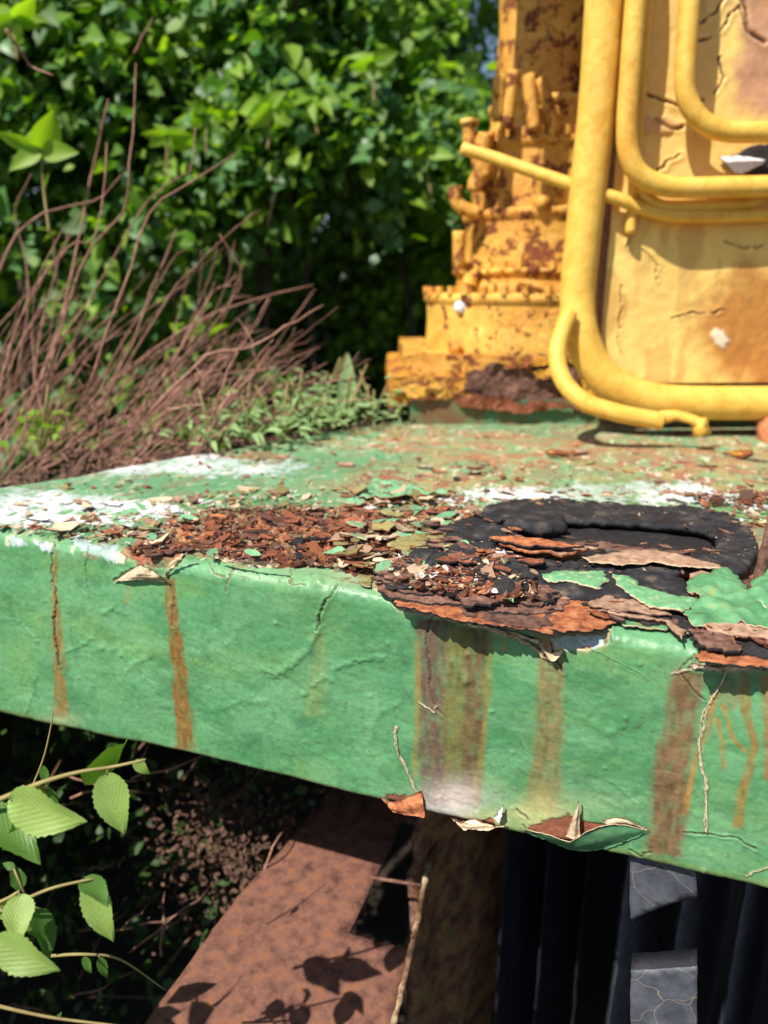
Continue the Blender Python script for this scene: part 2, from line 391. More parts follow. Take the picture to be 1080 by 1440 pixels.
PAINT_EDGE = [(-300, 700), (0, 744), (60, 752), (95, 746), (118, 752), (150, 748), (172, 762), (186, 792), (200, 806), (232, 808), (238, 790), (262, 772), (290, 768), (318, 778), (338, 792), (395, 794),
              (440, 786), (470, 792), (520, 800), (528, 826), (552, 834), (556, 852), (604, 868), (640, 874), (690, 882), (742, 888), (770, 914), (776, 908), (830, 912), (856, 902), (862, 868), (905, 866), (960, 874), (985, 902), (972, 934), (1010, 942), (1080, 940), (1500, 960)]
def deck_fields(V, u, w, istop):
    """u along the edge, w arc length across (m). returns colour, roughness, height"""
    px, py = proj(V)
    n0 = fbm(u * 60, w * 60, o=5, s=1); n1 = fbm(u * 240, w * 240, o=4, s=2); n2 = fbm(u * 25, w * 25, o=4, s=4); n3 = fbm(u * 700, w * 700, o=2, s=6)
    qx = px + (n0 - .5) * 26 + (n1 - .5) * 14; qy = py + (fbm(u * 70, w * 70, o=4, s=9) - .5) * 20 + (fbm(u * 260, w * 260, o=3, s=11) - .5) * 9
    C = np.zeros((len(u), 3)); Rg = np.full(len(u), .5); H = np.zeros(len(u))
    def near(line, mg):
        P = np.array(line); return np.nonzero(fr & (px > P[:, 0].min() - mg) & (px < P[:, 0].max() + mg) & (py > P[:, 1].min() - mg) & (py < P[:, 1].max() + mg))[0]
    def lay(mask, col, rough=None, ix=None):
        nonlocal C, Rg
        if ix is not None:
            k = np.clip(mask, 0, 1)[:, None]; c = np.asarray(col, float); C[ix] = C[ix] * (1 - k) + (c if c.ndim == 2 else c[None, :]) * k
            if rough is not None: Rg[ix] = Rg[ix] * (1 - k[:, 0]) + rough * k[:, 0]
            return
        k = np.clip(mask, 0, 1)[:, None]; c = np.asarray(col, float)
        C = C * (1 - k) + (c if c.ndim == 2 else c[None, :]) * k
        if rough is not None: Rg = Rg * (1 - k[:, 0]) + rough * k[:, 0]
    # base: green paint everywhere, thin pale-to-deep variation
    g = ss(.25, .75, n2 * .6 + fbm(u * 9, w * 9, o=3, s=21) * .4)[:, None]
    green = np.array([.068, .222, .090]) * (1 - g) + np.array([.125, .310, .135]) * g
    lay(np.ones(len(u)), green, .40)
    yel = ss(.55, .72, fbm(u * 14 + 3, w * 30, o=4, s=33)); lay(yel * .22, (.22, .36, .10))
    # ---- top side
    top = istop & (py < 800)
    t = top.astype(float)
    pal = ss(715, 690, py) * t
    lay(pal * .75, np.array([.20, .33, .17]) * (.8 + .4 * n1[:, None]), .6)
    # rust/olive mottling of the rear deck
    reg = ss(380, 560, px) * ss(708, 690, py) * t
    mo = ss(.36, .54, fbm(u * 38, w * 22, o=5, s=41)); lay(reg * mo * .8, np.array([.36, .24, .09]) * (.7 + .6 * n1[:, None]), .8)
    mo2 = ss(.53, .58, fbm(u * 60, w * 34, o=5, s=43)); lay(reg * mo2, np.array([.30, .12, .06]) * (.6 + .8 * n1[:, None]), .9)
    reg2 = ss(0, 40, px) * t * ss(420, 300, px)
    lay(reg2 * ss(.56, .62, fbm(u * 50, w * 28, o=5, s=47)), np.array([.26, .11, .06]) * (.6 + .8 * n1[:, None]), .9)
    lay(t * ss(.66, .70, fbm(u * 120, w * 60, o=4, s=49)), (.60, .50, .36), .8)
    pl = sdist(qx, qy, cull=30, poly=[(545, 622), (640, 610), (900, 612), (1080, 640), (1080, 665), (900, 660), (760, 668), (640, 650), (560, 645)]); lay(t * ss(-8, 10, pl) * ss(.40, .52, fbm(u * 45, w * 28, o=5, s=52)) * .8, np.array([.33, .15, .07]) * (.6 + .8 * n1[:, None]), .9)
    # painted white marking lines
    for k, poly in enumerate(([(95, 668), (190, 648), (262, 632), (330, 644), (400, 640), (445, 658), (400, 668), (300, 672), (250, 668), (180, 668)],
                 [(-80, 692), (60, 686), (130, 694), (225, 706), (262, 722), (200, 738), (90, 742), (-80, 740)],
                 [(600, 702), (700, 688), (800, 686), (985, 676), (1010, 690), (1070, 704), (1090, 722), (1000, 712), (850, 706), (700, 706), (640, 712)])):
        m = sdist(qx, qy, poly, 30); w_ = ss(-2, 3, m) * ss(.30, .42, fbm(u * 130, w * 60, o=5, s=60 + k) + .02)
        lay(t * w_, np.array([.72, .72, .74]) * (.70 + .6 * n1[:, None]), .6); H += t * w_ * .0006
    # bare rust band behind the edge
    br = np.maximum.reduce([sdist(qx, qy, cull=30, poly=[(250, 725), (300, 715), (440, 712), (600, 705), (700, 720), (760, 760), (900, 800), (1080, 840), (1100, 960), (1000, 945), (880, 900), (760, 905), (600, 870), (540, 850), (480, 815), (330, 795), (262, 776), (236, 800), (190, 800), (180, 765)]),
                            sdist(qx, qy, cull=30, poly=[(300, 640), (350, 632), (420, 640), (400, 650), (340, 650)]), sdist(qx, qy, cull=30, poly=[(470, 680), (560, 655), (600, 690), (520, 710)]) - 3])
    br = np.where(istop, br, -99)
    k = ss(-3, 3, br) * t
    rustc = np.array([.25, .085, .045]) * (.35 + 1.3 * n1[:, None]) ; lay(k, rustc, .95); H += -k * .0006 + k * (n0 - .5) * .010 + k * (n1 - .5) * .0050
    # ---- paint edge on the rounded nose (everything above the line is bare)
    pe = np.interp(px + (n1 - .5) * 10, [p[0] for p in PAINT_EDGE], [p[1] for p in PAINT_EDGE]) + (n0 - .5) * 12 + (n1 - .5) * 8
    nose = (w < .035) & (py > 735)
    above = ss(-.8, .8, pe - py) * nose * ss(232, 258, px)
    oc = ss(.3, .7, n0)[:, None]; oran = np.array([.26, .070, .030]) * (1 - oc) + np.array([.46, .17, .065]) * oc
    lay(above, oran * (.5 + 1.0 * n1[:, None]), .85); H -= above * .0011
    lay(above * ss(.48, .68, fbm(u * 60, w * 150, o=5, s=71)) * .8, np.array([.12, .045, .032]), .9)
    lay(above * ss(.55, .7, fbm(u * 70, w * 90, o=4, s=72)) * .6, np.array([.42, .27, .16]), .9)
    rim = np.exp(-((py - pe - 1.6) / 1.9) ** 2) * nose * ss(225, 250, px); lay(rim * .85, (.62, .50, .34), .7)
    halo = ss(16, 2, py - pe) * (py > pe) * nose; lay(halo * .35 * n0 * 1.6, (.45, .42, .18))
    # primer showing (grey-white patches)
    for poly in ([(98, 754), (112, 750), (128, 762), (160, 766), (160, 780), (140, 782), (116, 776)], [(14, 752), (30, 757), (34, 766), (18, 766)], [(46, 760), (72, 763), (76, 776), (56, 775)], [(196, 750), (230, 746), (240, 758), (210, 762)],
                 [(776, 898), (800, 893), (856, 892), (850, 906), (815, 913), (784, 913)], [(140, 760), (165, 763), (168, 788), (150, 792)], [(340, 782), (365, 780), (372, 792), (350, 795)], [(962, 880), (982, 882), (984, 900), (970, 898)], [(596, 1128), (622, 1120), (672, 1136), (668, 1156), (612, 1148)]):
        m = ss(-1.2, 1.2, sdist(px + (n0 - .5) * 14 + (n1 - .5) * 12, py + (n1 - .5) * 10, poly, 25)); lay(m, (.42, .46, .50), .5); H -= m * .0004
    # ---- front face
    fr = (~istop) | (w < .03); f = fr.astype(float)
    lay(f * ss(.52, .75, fbm(u * 5 + 7, w * 5, o=3, s=81)) * .5, (.060, .205, .090))
    lay(f * .22 * ss(.45, .7, fbm(u * 6, w * 34, o=3, s=82)), (.12, .31, .165))
    lay(f * ss(.785, .81, fbm(u * 300, w * 300, o=3, s=84)) * .7, (.10, .085, .045), .8); lay(f * ss(.45, .75, fbm(u * 24 + 9, w * 60, o=5, s=85)) * .35, (.17, .37, .20))
    lay(f * ss(.60, .72, fbm(u * 60, w * 60, o=5, s=86)) * .35, (.045, .15, .065)); H += f * (fbm(u * 420, w * 420, o=2, s=87) - .5) * .00022
    # rust streaks running down (px path, half width, colour, strength)
    for path, hw0, hw1, col, s_, sd in (
        ([(78, 770), (80, 870), (84, 920), (88, 1014)], 2, 9, (.24, .145, .045), .85, 1), ([(237, 815), (246, 880), (252, 950), (258, 1062)], 6, 14, (.21, .115, .032), .95, 2),
        ([(612, 872), (608, 980), (612, 1060), (618, 1140)], 24, 22, (.135, .090, .058), .92, 3), ([(645, 882), (642, 1000), (640, 1140)], 18, 16, (.15, .145, .045), .9, 4),
        ([(672, 885), (668, 1000), (660, 1140)], 17, 14, (.14, .095, .042), .92, 5), ([(588, 900), (584, 1000), (584, 1100)], 4, 4, (.28, .19, .05), .6, 6), ([(688, 890), (684, 1000), (668, 1130)], 5, 6, (.24, .20, .05), .6, 16),
        ([(776, 915), (774, 980), (768, 1060), (762, 1150)], 15, 24, (.20, .155, .060), .80, 7), ([(968, 945), (958, 1010), (946, 1080), (932, 1210)], 22, 27, (.17, .105, .050), .95, 8),
        ([(1008, 975), (998, 1010), (975, 1080), (960, 1150)], 5, 4, (.34, .18, .05), .7, 9), ([(1048, 950), (1050, 1010), (1062, 1050), (1046, 1100), (1036, 1170)], 8, 5, (.25, .15, .04), .8, 10),
        ([(1012, 990), (1030, 1040), (1050, 1060)], 3, 3, (.34, .18, .04), .7, 11), ([(1008, 1010), (1016, 1050), (1018, 1085)], 4, 3, (.34, .18, .04), .6, 12), ([(1076, 950), (1082, 1100)], 8, 6, (.30, .15, .05), .7, 17),
        ([(447, 890), (448, 940), (440, 1010)], 8, 14, (.20, .27, .09), .45, 13), ([(180, 815), (178, 850)], 2, 4, (.36, .24, .06), .5, 14), ([(705, 890), (706, 918)], 2, 3, (.35, .22, .06), .6, 15), ([(1030, 960), (1024, 1000)], 22, 10, (.24, .16, .07), .5, 18)):
        ix = near(path, 45); ui, wi = u[ix], w[ix]
        d, tt = ldist(px[ix] + (fbm(ui * 130, wi * 40, o=4, s=90 + sd) - .5) * 12, py[ix], path); hw = hw0 + (hw1 - hw0) * tt
        k = ss(1.35, .65, d / hw) * s_ * (.72 + .4 * ss(.28, .62, fbm(ui * 240, wi * 90, o=5, s=120 + sd))) * ss(1.0, .955, tt) * ss(0, .012, tt + .004)
        lay(k, np.array(col) * (.6 + .8 * fbm(ui * 300, wi * 110, o=4, s=140 + sd)[:, None]), .55, ix)
    # pale blooms at the feet of the streaks; pale ovals on the rounded top edge
    for cx, cy, rx, ry, col, s_ in ((640, 1125, 48, 26, (.62, .52, .50), .75), (765, 1145, 40, 26, (.50, .46, .20), .7), (835, 1130, 50, 20, (.30, .44, .24), .35), (700, 1150, 70, 14, (.36, .38, .16), .7), (88, 1012, 26, 12, (.42, .42, .25), .4), (500, 812, 42, 14, (.50, .46, .30), .5), (440, 800, 90, 14, (.28, .45, .26), .5)):
        k = np.exp(-((px - cx) / rx) ** 2 - ((py - cy) / ry) ** 2) * s_ * f; lay(k * (.6 + .8 * n0), col, .5)
    # algae/rust film along the foot of the plate, heavier to the right
    bl = 1000 + 258 * px / 1080; dB = bl - py
    lay(f * ss(26, 0, dB + (n0 - .5) * 14) * ss(500, 900, px) * .75, np.array([.20, .22, .06]) * (.6 + .8 * n1[:, None]))
    lay(f * ss(9, 0, dB + (n0 - .5) * 5) * .6, np.array([.20, .15, .05]) * (.6 + .8 * n1[:, None]))
    # ---- relief of the front: drapery-like paint wrinkles, blisters, ridges, cracks
    wr = fbm(u * 42 + 2 * n2, w * 95 + 3 * n2, o=2, s=200) - .5
    H += f * (wr * .0009 + (fbm(u * 9, w * 12, o=2, s=201) - .5) * .0065 + (fbm(u * 190, w * 320, o=3, s=202) - .5) * .00035)
    H += f * .00022 * ss(.62, .80, fbm(u * 110, w * 110, o=2, s=203))
    for (x, y, r) in ((148, 860, 5), (157, 856, 3), (144, 911, 4), (170, 922, 3), (105, 880, 2), (448, 818, 7), (435, 812, 4), (428, 976, 4), (112, 952, 2), (295, 968, 2), (655, 876, 8), (655, 958, 6), (656, 922, 4), (610, 860, 4), (700, 915, 3), (356, 978, 2), (770, 985, 3), (880, 1010, 3), (520, 980, 3), (692, 1000, 3), (990, 1225, 4), (64, 845, 2), (320, 905, 2), (388, 876, 3), (545, 905, 3), (900, 935, 3), (850, 1080, 3), (720, 1060, 3)):
        ix = near([(x, y)], 25); H[ix] += .00036 * r * np.exp(-((px[ix] - x) ** 2 + (py[ix] - y) ** 2) / (r * r * 1.1))
    for line, hw, hh in (([(372, 940), (385, 950), (408, 938), (436, 912), (446, 888)], 6, .0016), ([(0, 868), (28, 874), (55, 900)], 2.5, .0007), ([(95, 914), (112, 908), (126, 898)], 3, .0009), ([(470, 942), (500, 930), (538, 924)], 4, .0010), ([(440, 962), (455, 950), (470, 958)], 4, .0009), ([(180, 940), (212, 922)], 5, .0009),
                         ([(35, 1000), (50, 975), (52, 945)], 3, .0008), ([(200, 952), (222, 975)], 2, .0006), ([(640, 930), (655, 955), (652, 990)], 6, .0010), ([(860, 1100), (895, 1130), (905, 1170)], 4, .0008), ([(820, 1010), (850, 1030), (880, 1020)], 6, .0008), ([(300, 1000), (340, 985), (372, 990)], 5, .0008), ([(520, 1040), (530, 1010), (560, 990)], 5, .0008)):
        ix = near(line, 30); d, tt = ldist(px[ix] + (n0[ix] - .5) * 14, py[ix] + (n1[ix] - .5) * 9, line); H[ix] += hh * np.exp(-(d / hw) ** 2)
    for line, hw, dep, col, s_ in (([(78, 762), (75, 800), (79, 870), (84, 935)], 1.3, .0012, (.06, .035, .02), .95), ([(122, 768), (120, 800), (121, 828)], .9, .0005, (.03, .10, .05), .8), ([(160, 818), (178, 805), (194, 796)], 1.4, .001, (.08, .04, .03), .9),
                              ([(236, 812), (243, 846), (246, 880)], 1.6, .001, (.16, .06, .03), .9), ([(474, 822), (458, 845), (450, 866), (443, 886)], 1.5, .0014, (.05, .03, .02), .95), ([(606, 868), (599, 905), (603, 950), (606, 985), (622, 1005)], 1.4, .0010, (.09, .05, .045), .9),
                              ([(828, 913), (858, 926), (900, 950)], .8, .0006, (.04, .09, .05), .8), ([(976, 918), (955, 944), (974, 970), (990, 985)], 1.4, .001, (.06, .03, .02), .9), ([(776, 905), (782, 930), (790, 945)], 1.6, .001, (.05, .03, .02), .9), ([(752, 905), (776, 932)], 1.2, .001, (.04, .025, .02), .8),
                              ([(296, 788), (300, 806), (318, 812)], 1.1, .0008, (.20, .09, .06), .9), ([(330, 798), (322, 815), (318, 832)], 1.2, .0008, (.20, .10, .06), .85), ([(412, 796), (408, 822), (430, 822)], .9, .0007, (.12, .08, .04), .8), ([(960, 1172), (1000, 1174), (1040, 1181), (1066, 1196)], 1.2, .0010, (.07, .05, .03), .9),
                              ([(885, 1195), (898, 1204), (915, 1200)], 1.4, .001, (.07, .05, .03), .8), ([(58, 868), (70, 905), (76, 940)], .8, .0005, (.25, .14, .05), .7), ([(556, 852), (552, 840), (575, 828)], 1.5, .001, (.05, .02, .02), .9), ([(862, 868), (859, 885), (862, 905)], 1.1, .001, (.10, .05, .03), .7),
                              ([(970, 940), (1015, 944), (1060, 938), (1090, 942)], 2.2, .0015, (.07, .035, .025), .9), ([(730, 1140), (745, 1156)], 1.5, .001, (.08, .05, .03), .8), ([(735, 1160), (752, 1176)], 1.5, .001, (.08, .05, .03), .8)):
        ix = near(line, 30); d, tt = ldist(px[ix] + (n0[ix] - .5) * 12 + (n1[ix] - .5) * 5, py[ix] + (n1[ix] - .5) * 6, line); hw = hw * .8; k = ss(1.5, .55, d / hw); H[ix] -= dep * k; lay(k * s_, col, .9, ix)
        H[ix] += dep * .5 * np.exp(-((d - hw * 2.8) / (hw * 1.8)) ** 2)
    # cracks whose broken paint edges stand pale
    for line, hw in (([(1022, 942), (1014, 962), (1000, 985), (988, 1005), (984, 1040), (985, 1060), (992, 1105), (995, 1172)], 1.5), ([(556, 1022), (560, 1060), (572, 1085), (587, 1116)], 1.4), ([(945, 948), (1000, 936), (1080, 940)], 1.6), ([(1045, 1232), (1085, 1218)], 1.2), ([(588, 990), (612, 1002), (614, 992)], 1.0)):
        ix = near(line, 30); d, tt = ldist(px[ix] + (n0[ix] - .5) * 14 + (n1[ix] - .5) * 5, py[ix] + (n1[ix] - .5) * 5, line); hw = hw * .75; k = ss(1.6, .6, d / hw); H[ix] += .0011 * k; lay(k * .9, (.56, .44, .28), .7, ix)
        k2 = ss(1.6, .4, np.abs(d - hw * 2.0) / 1.0); lay(k2 * .4, (.04, .05, .03), .9, ix)
    # where paint is lost at the foot of the plate
    for poly in ([(540, 1118), (590, 1120), (596, 1150), (560, 1150)], [(738, 1168), (760, 1158), (800, 1148), (830, 1160), (870, 1160), (860, 1176), (800, 1194), (752, 1190)], [(612, 1152), (650, 1160), (690, 1150), (710, 1168), (600, 1170)]):
        m = ss(-1.5, 1.5, sdist(px + (n0 - .5) * 8, py + (n1 - .5) * 8, poly, 25)); lay(f * m, np.array([.22, .075, .04]) * (.5 + n1[:, None]), .9); H -= f * m * .0012
    C *= (1 + (n3[:, None] - .5) * .16)
    return np.clip(C, .004, .85), np.clip(Rg + (n1 - .5) * .16, .2, 1), H

def build_deck():
    Rr = .014; R2 = .007; us = np.arange(-.14, .94, .00105); nu = len(us)
    im = np.array([imax(u) for u in us]); hb = np.array([HB(u) for u in us])
    prof = []  # kind, param
    tops = [('t', t) for t in (np.linspace(1, 0, 330) ** 1.9)[:-1]]
    arc = [('a', a) for a in np.linspace(0, math.pi / 2, 26)]
    face = [('f', t) for t in np.linspace(0, 1, 215)[1:-1]]
    arc2 = [('b', a) for a in np.linspace(0, math.pi / 2, 10)]
    und = [('u', t) for t in (np.linspace(0, 1, 8)[1:])]
    prof = tops + arc + face + arc2 + und; nv = len(prof)
    base = np.array(A)[None, :] + us[:, None] * np.array(E1)[None, :]; nin = np.array(NIN); zz = np.array([0, 0, 1.])
    P = np.zeros((nv, nu, 3)); Nn = np.zeros((nv, nu, 3)); W = np.zeros((nv, nu)); TOP = np.zeros(nv, bool)
    for r, (k, v) in enumerate(prof):
        if k == 't': P[r] = base + ((Rr + (im - Rr) * v)[:, None]) * nin; Nn[r] = zz; W[r] = -( (im - Rr) * v); TOP[r] = True
        elif k == 'a':
            P[r] = base + nin * (Rr - Rr * math.sin(v)) + zz * (Rr * math.cos(v) - Rr); Nn[r] = -nin * math.sin(v) + zz * math.cos(v); W[r] = Rr * v; TOP[r] = True
        elif k == 'f': P[r] = base + zz * (-Rr - (hb - Rr - R2) * v)[:, None]; Nn[r] = -nin; W[r] = Rr * 1.57 + (hb - Rr - R2) * v
        elif k == 'b':
            P[r] = base + nin * (R2 - R2 * math.cos(v)) + zz * (-hb + R2 - R2 * math.sin(v))[:, None]; Nn[r] = -nin * math.cos(v) - zz * math.sin(v); W[r] = Rr * .57 + hb - R2 + R2 * v
        else: P[r] = base + nin * (R2 + .05 * v) + zz * (-hb)[:, None]; Nn[r] = -zz; W[r] = Rr * .57 + hb + .05 * v
    U = np.broadcast_to(us[None, :], (nv, nu)); T = np.broadcast_to(TOP[:, None], (nv, nu))
    Vf = P.reshape(-1, 3); C, Rg, H = deck_fields(Vf, U.ravel(), W.ravel(), T.ravel())
    V = Vf + Nn.reshape(-1, 3) * H[:, None]; V = V.reshape(nv, nu, 3); C = C.reshape(nv, nu, 3); Rg = Rg.reshape(nv, nu)
    split = len(tops) + 2
    for nm, r0, r1 in (('top_plate', 0, split + 1), ('front_plate', split, nv)):
        n = r1 - r0; i, j = np.meshgrid(np.arange(n - 1), np.arange(nu - 1), indexing='ij'); a = (i * nu + j).ravel()
        F = np.stack([a, a + nu, a + nu + 1, a + 1], 1)
        wobj(nm, V[r0:r1].reshape(-1, 3), F, M['deck'], deck, colors=C[r0:r1].reshape(-1, 3), rough=Rg[r0:r1].ravel())
    # solid body under the plates
    ring = [A + E1 * -.14 + NIN * .02, A + E1 * .94 + NIN * .02] ; uu = np.linspace(.94, -.14, 24)
    ring += [A + E1 * u + NIN * (imax(u)) for u in uu]
    vt = [(p.x, p.y, -.008) for p in ring] + [(p.x, p.y, -.17) for p in ring]; n = len(ring)
    F = [tuple(range(n)), tuple(range(2 * n - 1, n - 1, -1))] + [(i, i + n, (i + 1) % n + n, (i + 1) % n) for i in range(n)]
    wobj('deck_frame', vt, F, M['steel_dark'], deck, smooth=False)
build_deck()

# ------------------------------------------------------------ helpers for plates lying on the deck or standing off its face
XY = ((1, 0, 0), (0, 1, 0), (0, 0, 1)); FACE = (tuple(E1), (0, 0, 1), tuple(NOUT))
def flat(z): return lambda px, py: on_z(px, py, z)
def facef(off): return lambda px, py: on_face(px, py, off)
def on_y(px, py, Y):
    r = ray(px, py); return CAM + r * (Y / r.y)
def ribbon(name, rows, fm, mats, parent, n=26, m=5, thick=.0008, nrm=None, jit=.0004, seed=0):
    rnd = random.Random(seed); R3 = []
    for row in rows:
        P = smooth_path([fm(*p) for p in row], 10); L = [0]
        for a, b in zip(P, P[1:]): L.append(L[-1] + (b - a).length)
        out = []
        for k in range(n):
            t = L[-1] * k / (n - 1); i = max(0, min(len(P) - 2, int(np.searchsorted(L, t)) - 1)); f = (t - L[i]) / max(L[i + 1] - L[i], 1e-9); out.append(P[i].lerp(P[i + 1], min(max(f, 0), 1)))
        R3.append(out)
    G = []
    for i in range(len(R3) - 1):
        for k in range(m): G.append([a.lerp(b, k / m) for a, b in zip(R3[i], R3[i + 1])])
    G.append(R3[-1]); rr = len(G); nrm = Vector(nrm or NOUT)
    G = [[p + Vector([rnd.uniform(-jit, jit) for _ in range(3)]) for p in g] for g in G]
    V = [tuple(p) for g in G for p in g]; V2 = [tuple(p - nrm * thick) for g in G for p in g]; K = len(V); F = []; mi = []
    for i in range(rr - 1):
        for j in range(n - 1):
            a = i * n + j; q = (a, a + 1, a + n + 1, a + n); F.append(q); mi.append(0); F.append(tuple(x + K for x in reversed(q))); mi.append(1)
    br = [j for j in range(n)] + [i * n + n - 1 for i in range(1, rr)] + [(rr - 1) * n + j for j in range(n - 2, -1, -1)] + [i * n for i in range(rr - 2, 0, -1)]
    for a, b in zip(br, br[1:] + br[:1]): F.append((a, b, b + K, a + K)); mi.append(1)
    return wobj(name, V + V2, F, mats, parent, mi=mi)

# ------------------------------------------------------------ laminated rust at the broken nose of the deck
slabs = [  # outline (photo px), height, thickness, material, bump, seed, tilt
    ([(530, 828), (560, 815), (640, 820), (700, 832), (770, 838), (800, 846), (790, 858), (740, 862), (690, 860), (640, 848), (590, 846), (550, 840)], .0035, .002, 'rust_brown', .0016, 1, (0, .02)),
    ([(520, 812), (560, 800), (650, 806), (735, 822), (785, 836), (770, 848), (700, 846), (620, 836), (560, 830)], .006, .002, 'rust_brown', .0018, 2, (0, .03)),
    ([(525, 800), (570, 788), (660, 798), (740, 812), (778, 828), (740, 836), (660, 828), (590, 818), (540, 814)], .0085, .002, 'rust_brown', .0020, 3, (0, .04)),
    ([(600, 792), (650, 780), (720, 800), (760, 816), (735, 824), (670, 812), (620, 806)], .0105, .002, 'rust_dark', .0018, 4, (0, .05)),
    ([(640, 850), (700, 852), (760, 858), (790, 872), (750, 884), (690, 872), (645, 862)], .0015, .0018, 'rust_brown', .0012, 5, None),
    ([(556, 836), (590, 832), (640, 846), (690, 856), (770, 868), (778, 892), (730, 884), (650, 872), (600, 862), (560, 852)], .0008, .0015, 'rust_orange', .0010, 6, None),
    ([(735, 850), (790, 838), (850, 845), (872, 868), (850, 884), (790, 888), (748, 872)], .0022, .0016, 'rust_orange', .0012, 7, (.02, .03)),
    ([(826, 848), (850, 838), (890, 842), (930, 856), (945, 866), (900, 862), (860, 858)], .008, .0016, 'tan', .0016, 8, None),
    ([(895, 858), (960, 862), (1010, 872), (1080, 882), (1130, 895), (1100, 925), (1040, 918), (985, 908), (965, 885), (900, 872)], .004, .002, 'rust_dark', .002, 9, (0, .03)),
    ([(980, 868), (1040, 872), (1120, 880), (1130, 900), (1060, 896), (1000, 888)], .0095, .0018, 'tan', .0022, 10, (0, .04)),
    ([(968, 885), (1010, 892), (1050, 908), (1020, 914), (985, 905)], .008, .002, 'rust_brown', .0022, 11, (0, .06)),
    ([(985, 905), (1060, 912), (1130, 918), (1140, 945), (1060, 938), (985, 930)], .001, .0015, 'rust_orange', .0014, 12, None),
    ([(838, 858), (880, 862), (930, 868), (962, 884), (958, 896), (935, 872), (880, 866)], .0065, .0014, 'tan', .0012, 13, (0, .05)),
    ([(200, 768), (232, 760), (262, 762), (275, 772), (240, 780), (205, 782)], .002, .0015, 'rust_brown', .0015, 14, None),
    ([(640, 838), (672, 834), (700, 842), (690, 852), (655, 850)], .009, .002, 'rust_brown', .002, 15, None),
    ([(466, 800), (500, 794), (528, 806), (524, 824), (498, 820), (472, 818)], .0010, .0012, 'olive_chip', .0012, 16, None),
]
for P, z, th, mt, bp, sd, tl in slabs:
    o = sheet('rust_layer' if 'chip' not in mt else 'paint_patch', P, flat(z), XY, [M[mt], M['rust_dark'] if mt != 'tan' else M['rust_brown']], deck, th, .0024, .0028, bp, 110, seed=sd, tilt=tl, smooth=False if mt in ('rust_brown', 'rust_dark') else True)
for P, off, mt, sd in ():
    pass
def plates(region, count, keys, wts, size, zr, seed, pitch=.0):
    rnd = random.Random(seed); k = 0; xs = [p[0] for p in region]; ys = [p[1] for p in region]
    while k < count:
        x, y = rnd.uniform(min(xs), max(xs)), rnd.uniform(min(ys), max(ys))
        if sdist(np.array([x]), np.array([y]), region)[0] < 0: continue
        c = on_z(x, y, 0)
        if (c - A).dot(NIN) < .006: continue
        k += 1; L = rnd.uniform(*size); wdt = L * rnd.uniform(.3, .6); a = rnd.gauss(-.35, .35); n = rnd.randint(6, 9); z = rnd.uniform(*zr)
        O = []
        for i in range(n):
            t = 2 * math.pi * (i + rnd.uniform(-.3, .3)) / n; q = rnd.uniform(.65, 1.1); u, v = math.cos(t) * L * q, math.sin(t) * wdt * q; O.append((u * math.cos(a) - v * math.sin(a), u * math.sin(a) + v * math.cos(a)))
        mt = rnd.choices(keys, wts)[0]; und = {'green_chip': 'cream', 'green_flap': 'cream', 'cream': 'tan', 'tan': 'rust'}.get(mt, 'rust_dark')
        sheet('rust_layer' if 'green' not in mt and mt != 'cream' else 'paint_patch', O, lambda p, q: c + Vector((p, q, z)), XY, [M[mt], M[und]], deck, rnd.uniform(.0007, .0018), .0022, .0012, .0016, 110, seed=seed * 100 + k, tilt=(rnd.gauss(0, .07), rnd.gauss(pitch, .10)), smooth=False)
plates([(530, 790), (640, 775), (700, 790), (780, 830), (790, 852), (700, 850), (560, 838)], 44, ['rust_brown', 'rust_dark', 'tan', 'rust_orange', 'rust', 'cream'], [6, 4, 2, 1.2, 3, .6], (.006, .019), (.004, .013), 1, .05)
plates([(600, 748), (660, 735), (760, 742), (740, 790), (660, 800), (600, 790)], 40, ['rust_dark', 'rust_brown', 'tan', 'rust_orange', 'green_chip'], [3, 5, 3, 2, 1.5], (.004, .014), (.012, .018), 2, .0)
plates([(480, 700), (640, 706), (660, 745), (600, 790), (520, 790), (450, 760)], 34, ['green_chip', 'tan', 'cream', 'rust_brown', 'olive_chip', 'rust'], [4, 3, 2.5, 2, 3, 3], (.007, .018), (.003, .010), 3, .03)
plates([(240, 740), (320, 716), (560, 724), (560, 790), (340, 788), (240, 775)], 40, ['rust', 'rust_brown', 'rust_dark', 'rust_orange'], [6, 4, 1, 1], (.006, .016), (.002, .007), 4, .04)
plates([(0, 712), (200, 700), (300, 705), (260, 745), (180, 760), (0, 742)], 34, ['green_chip', 'cream', 'tan', 'white_chip', 'rust'], [4, 3, 2, 5, 2], (.006, .015), (.001, .004), 5, .02)
plates([(780, 838), (960, 850), (1100, 880), (1100, 915), (985, 905), (860, 878)], 34, ['rust_brown', 'tan', 'rust_dark', 'rust_orange', 'rust'], [4, 3, 3, 2, 2], (.006, .018), (.002, .009), 6, .05)
plates([(700, 770), (960, 780), (1010, 800), (900, 802), (720, 790)], 26, ['rust_brown', 'rust_dark', 'tan'], [2, 3, 2], (.004, .011), (.0112, .014), 7, .0)
plates([(680, 700), (1040, 705), (1050, 725), (990, 712), (700, 712)], 26, ['tan', 'rust_brown', 'cream'], [3, 2, 2], (.004, .010), (.0105, .013), 8, .0)
plates([(330, 640), (1080, 630), (1080, 690), (520, 690), (440, 670)], 26, ['rust', 'tan', 'olive_chip', 'rust_brown', 'green_chip'], [3, 2, 3, 3, 2], (.008, .022), (.001, .003), 9, .02)
plates([(690, 704), (800, 704), (800, 732), (700, 738)], 16, ['rust_dark', 'tan', 'rust_brown', 'green_chip', 'cream'], [4, 2, 3, 1, .6], (.004, .011), (.0115, .0155), 10, .0)
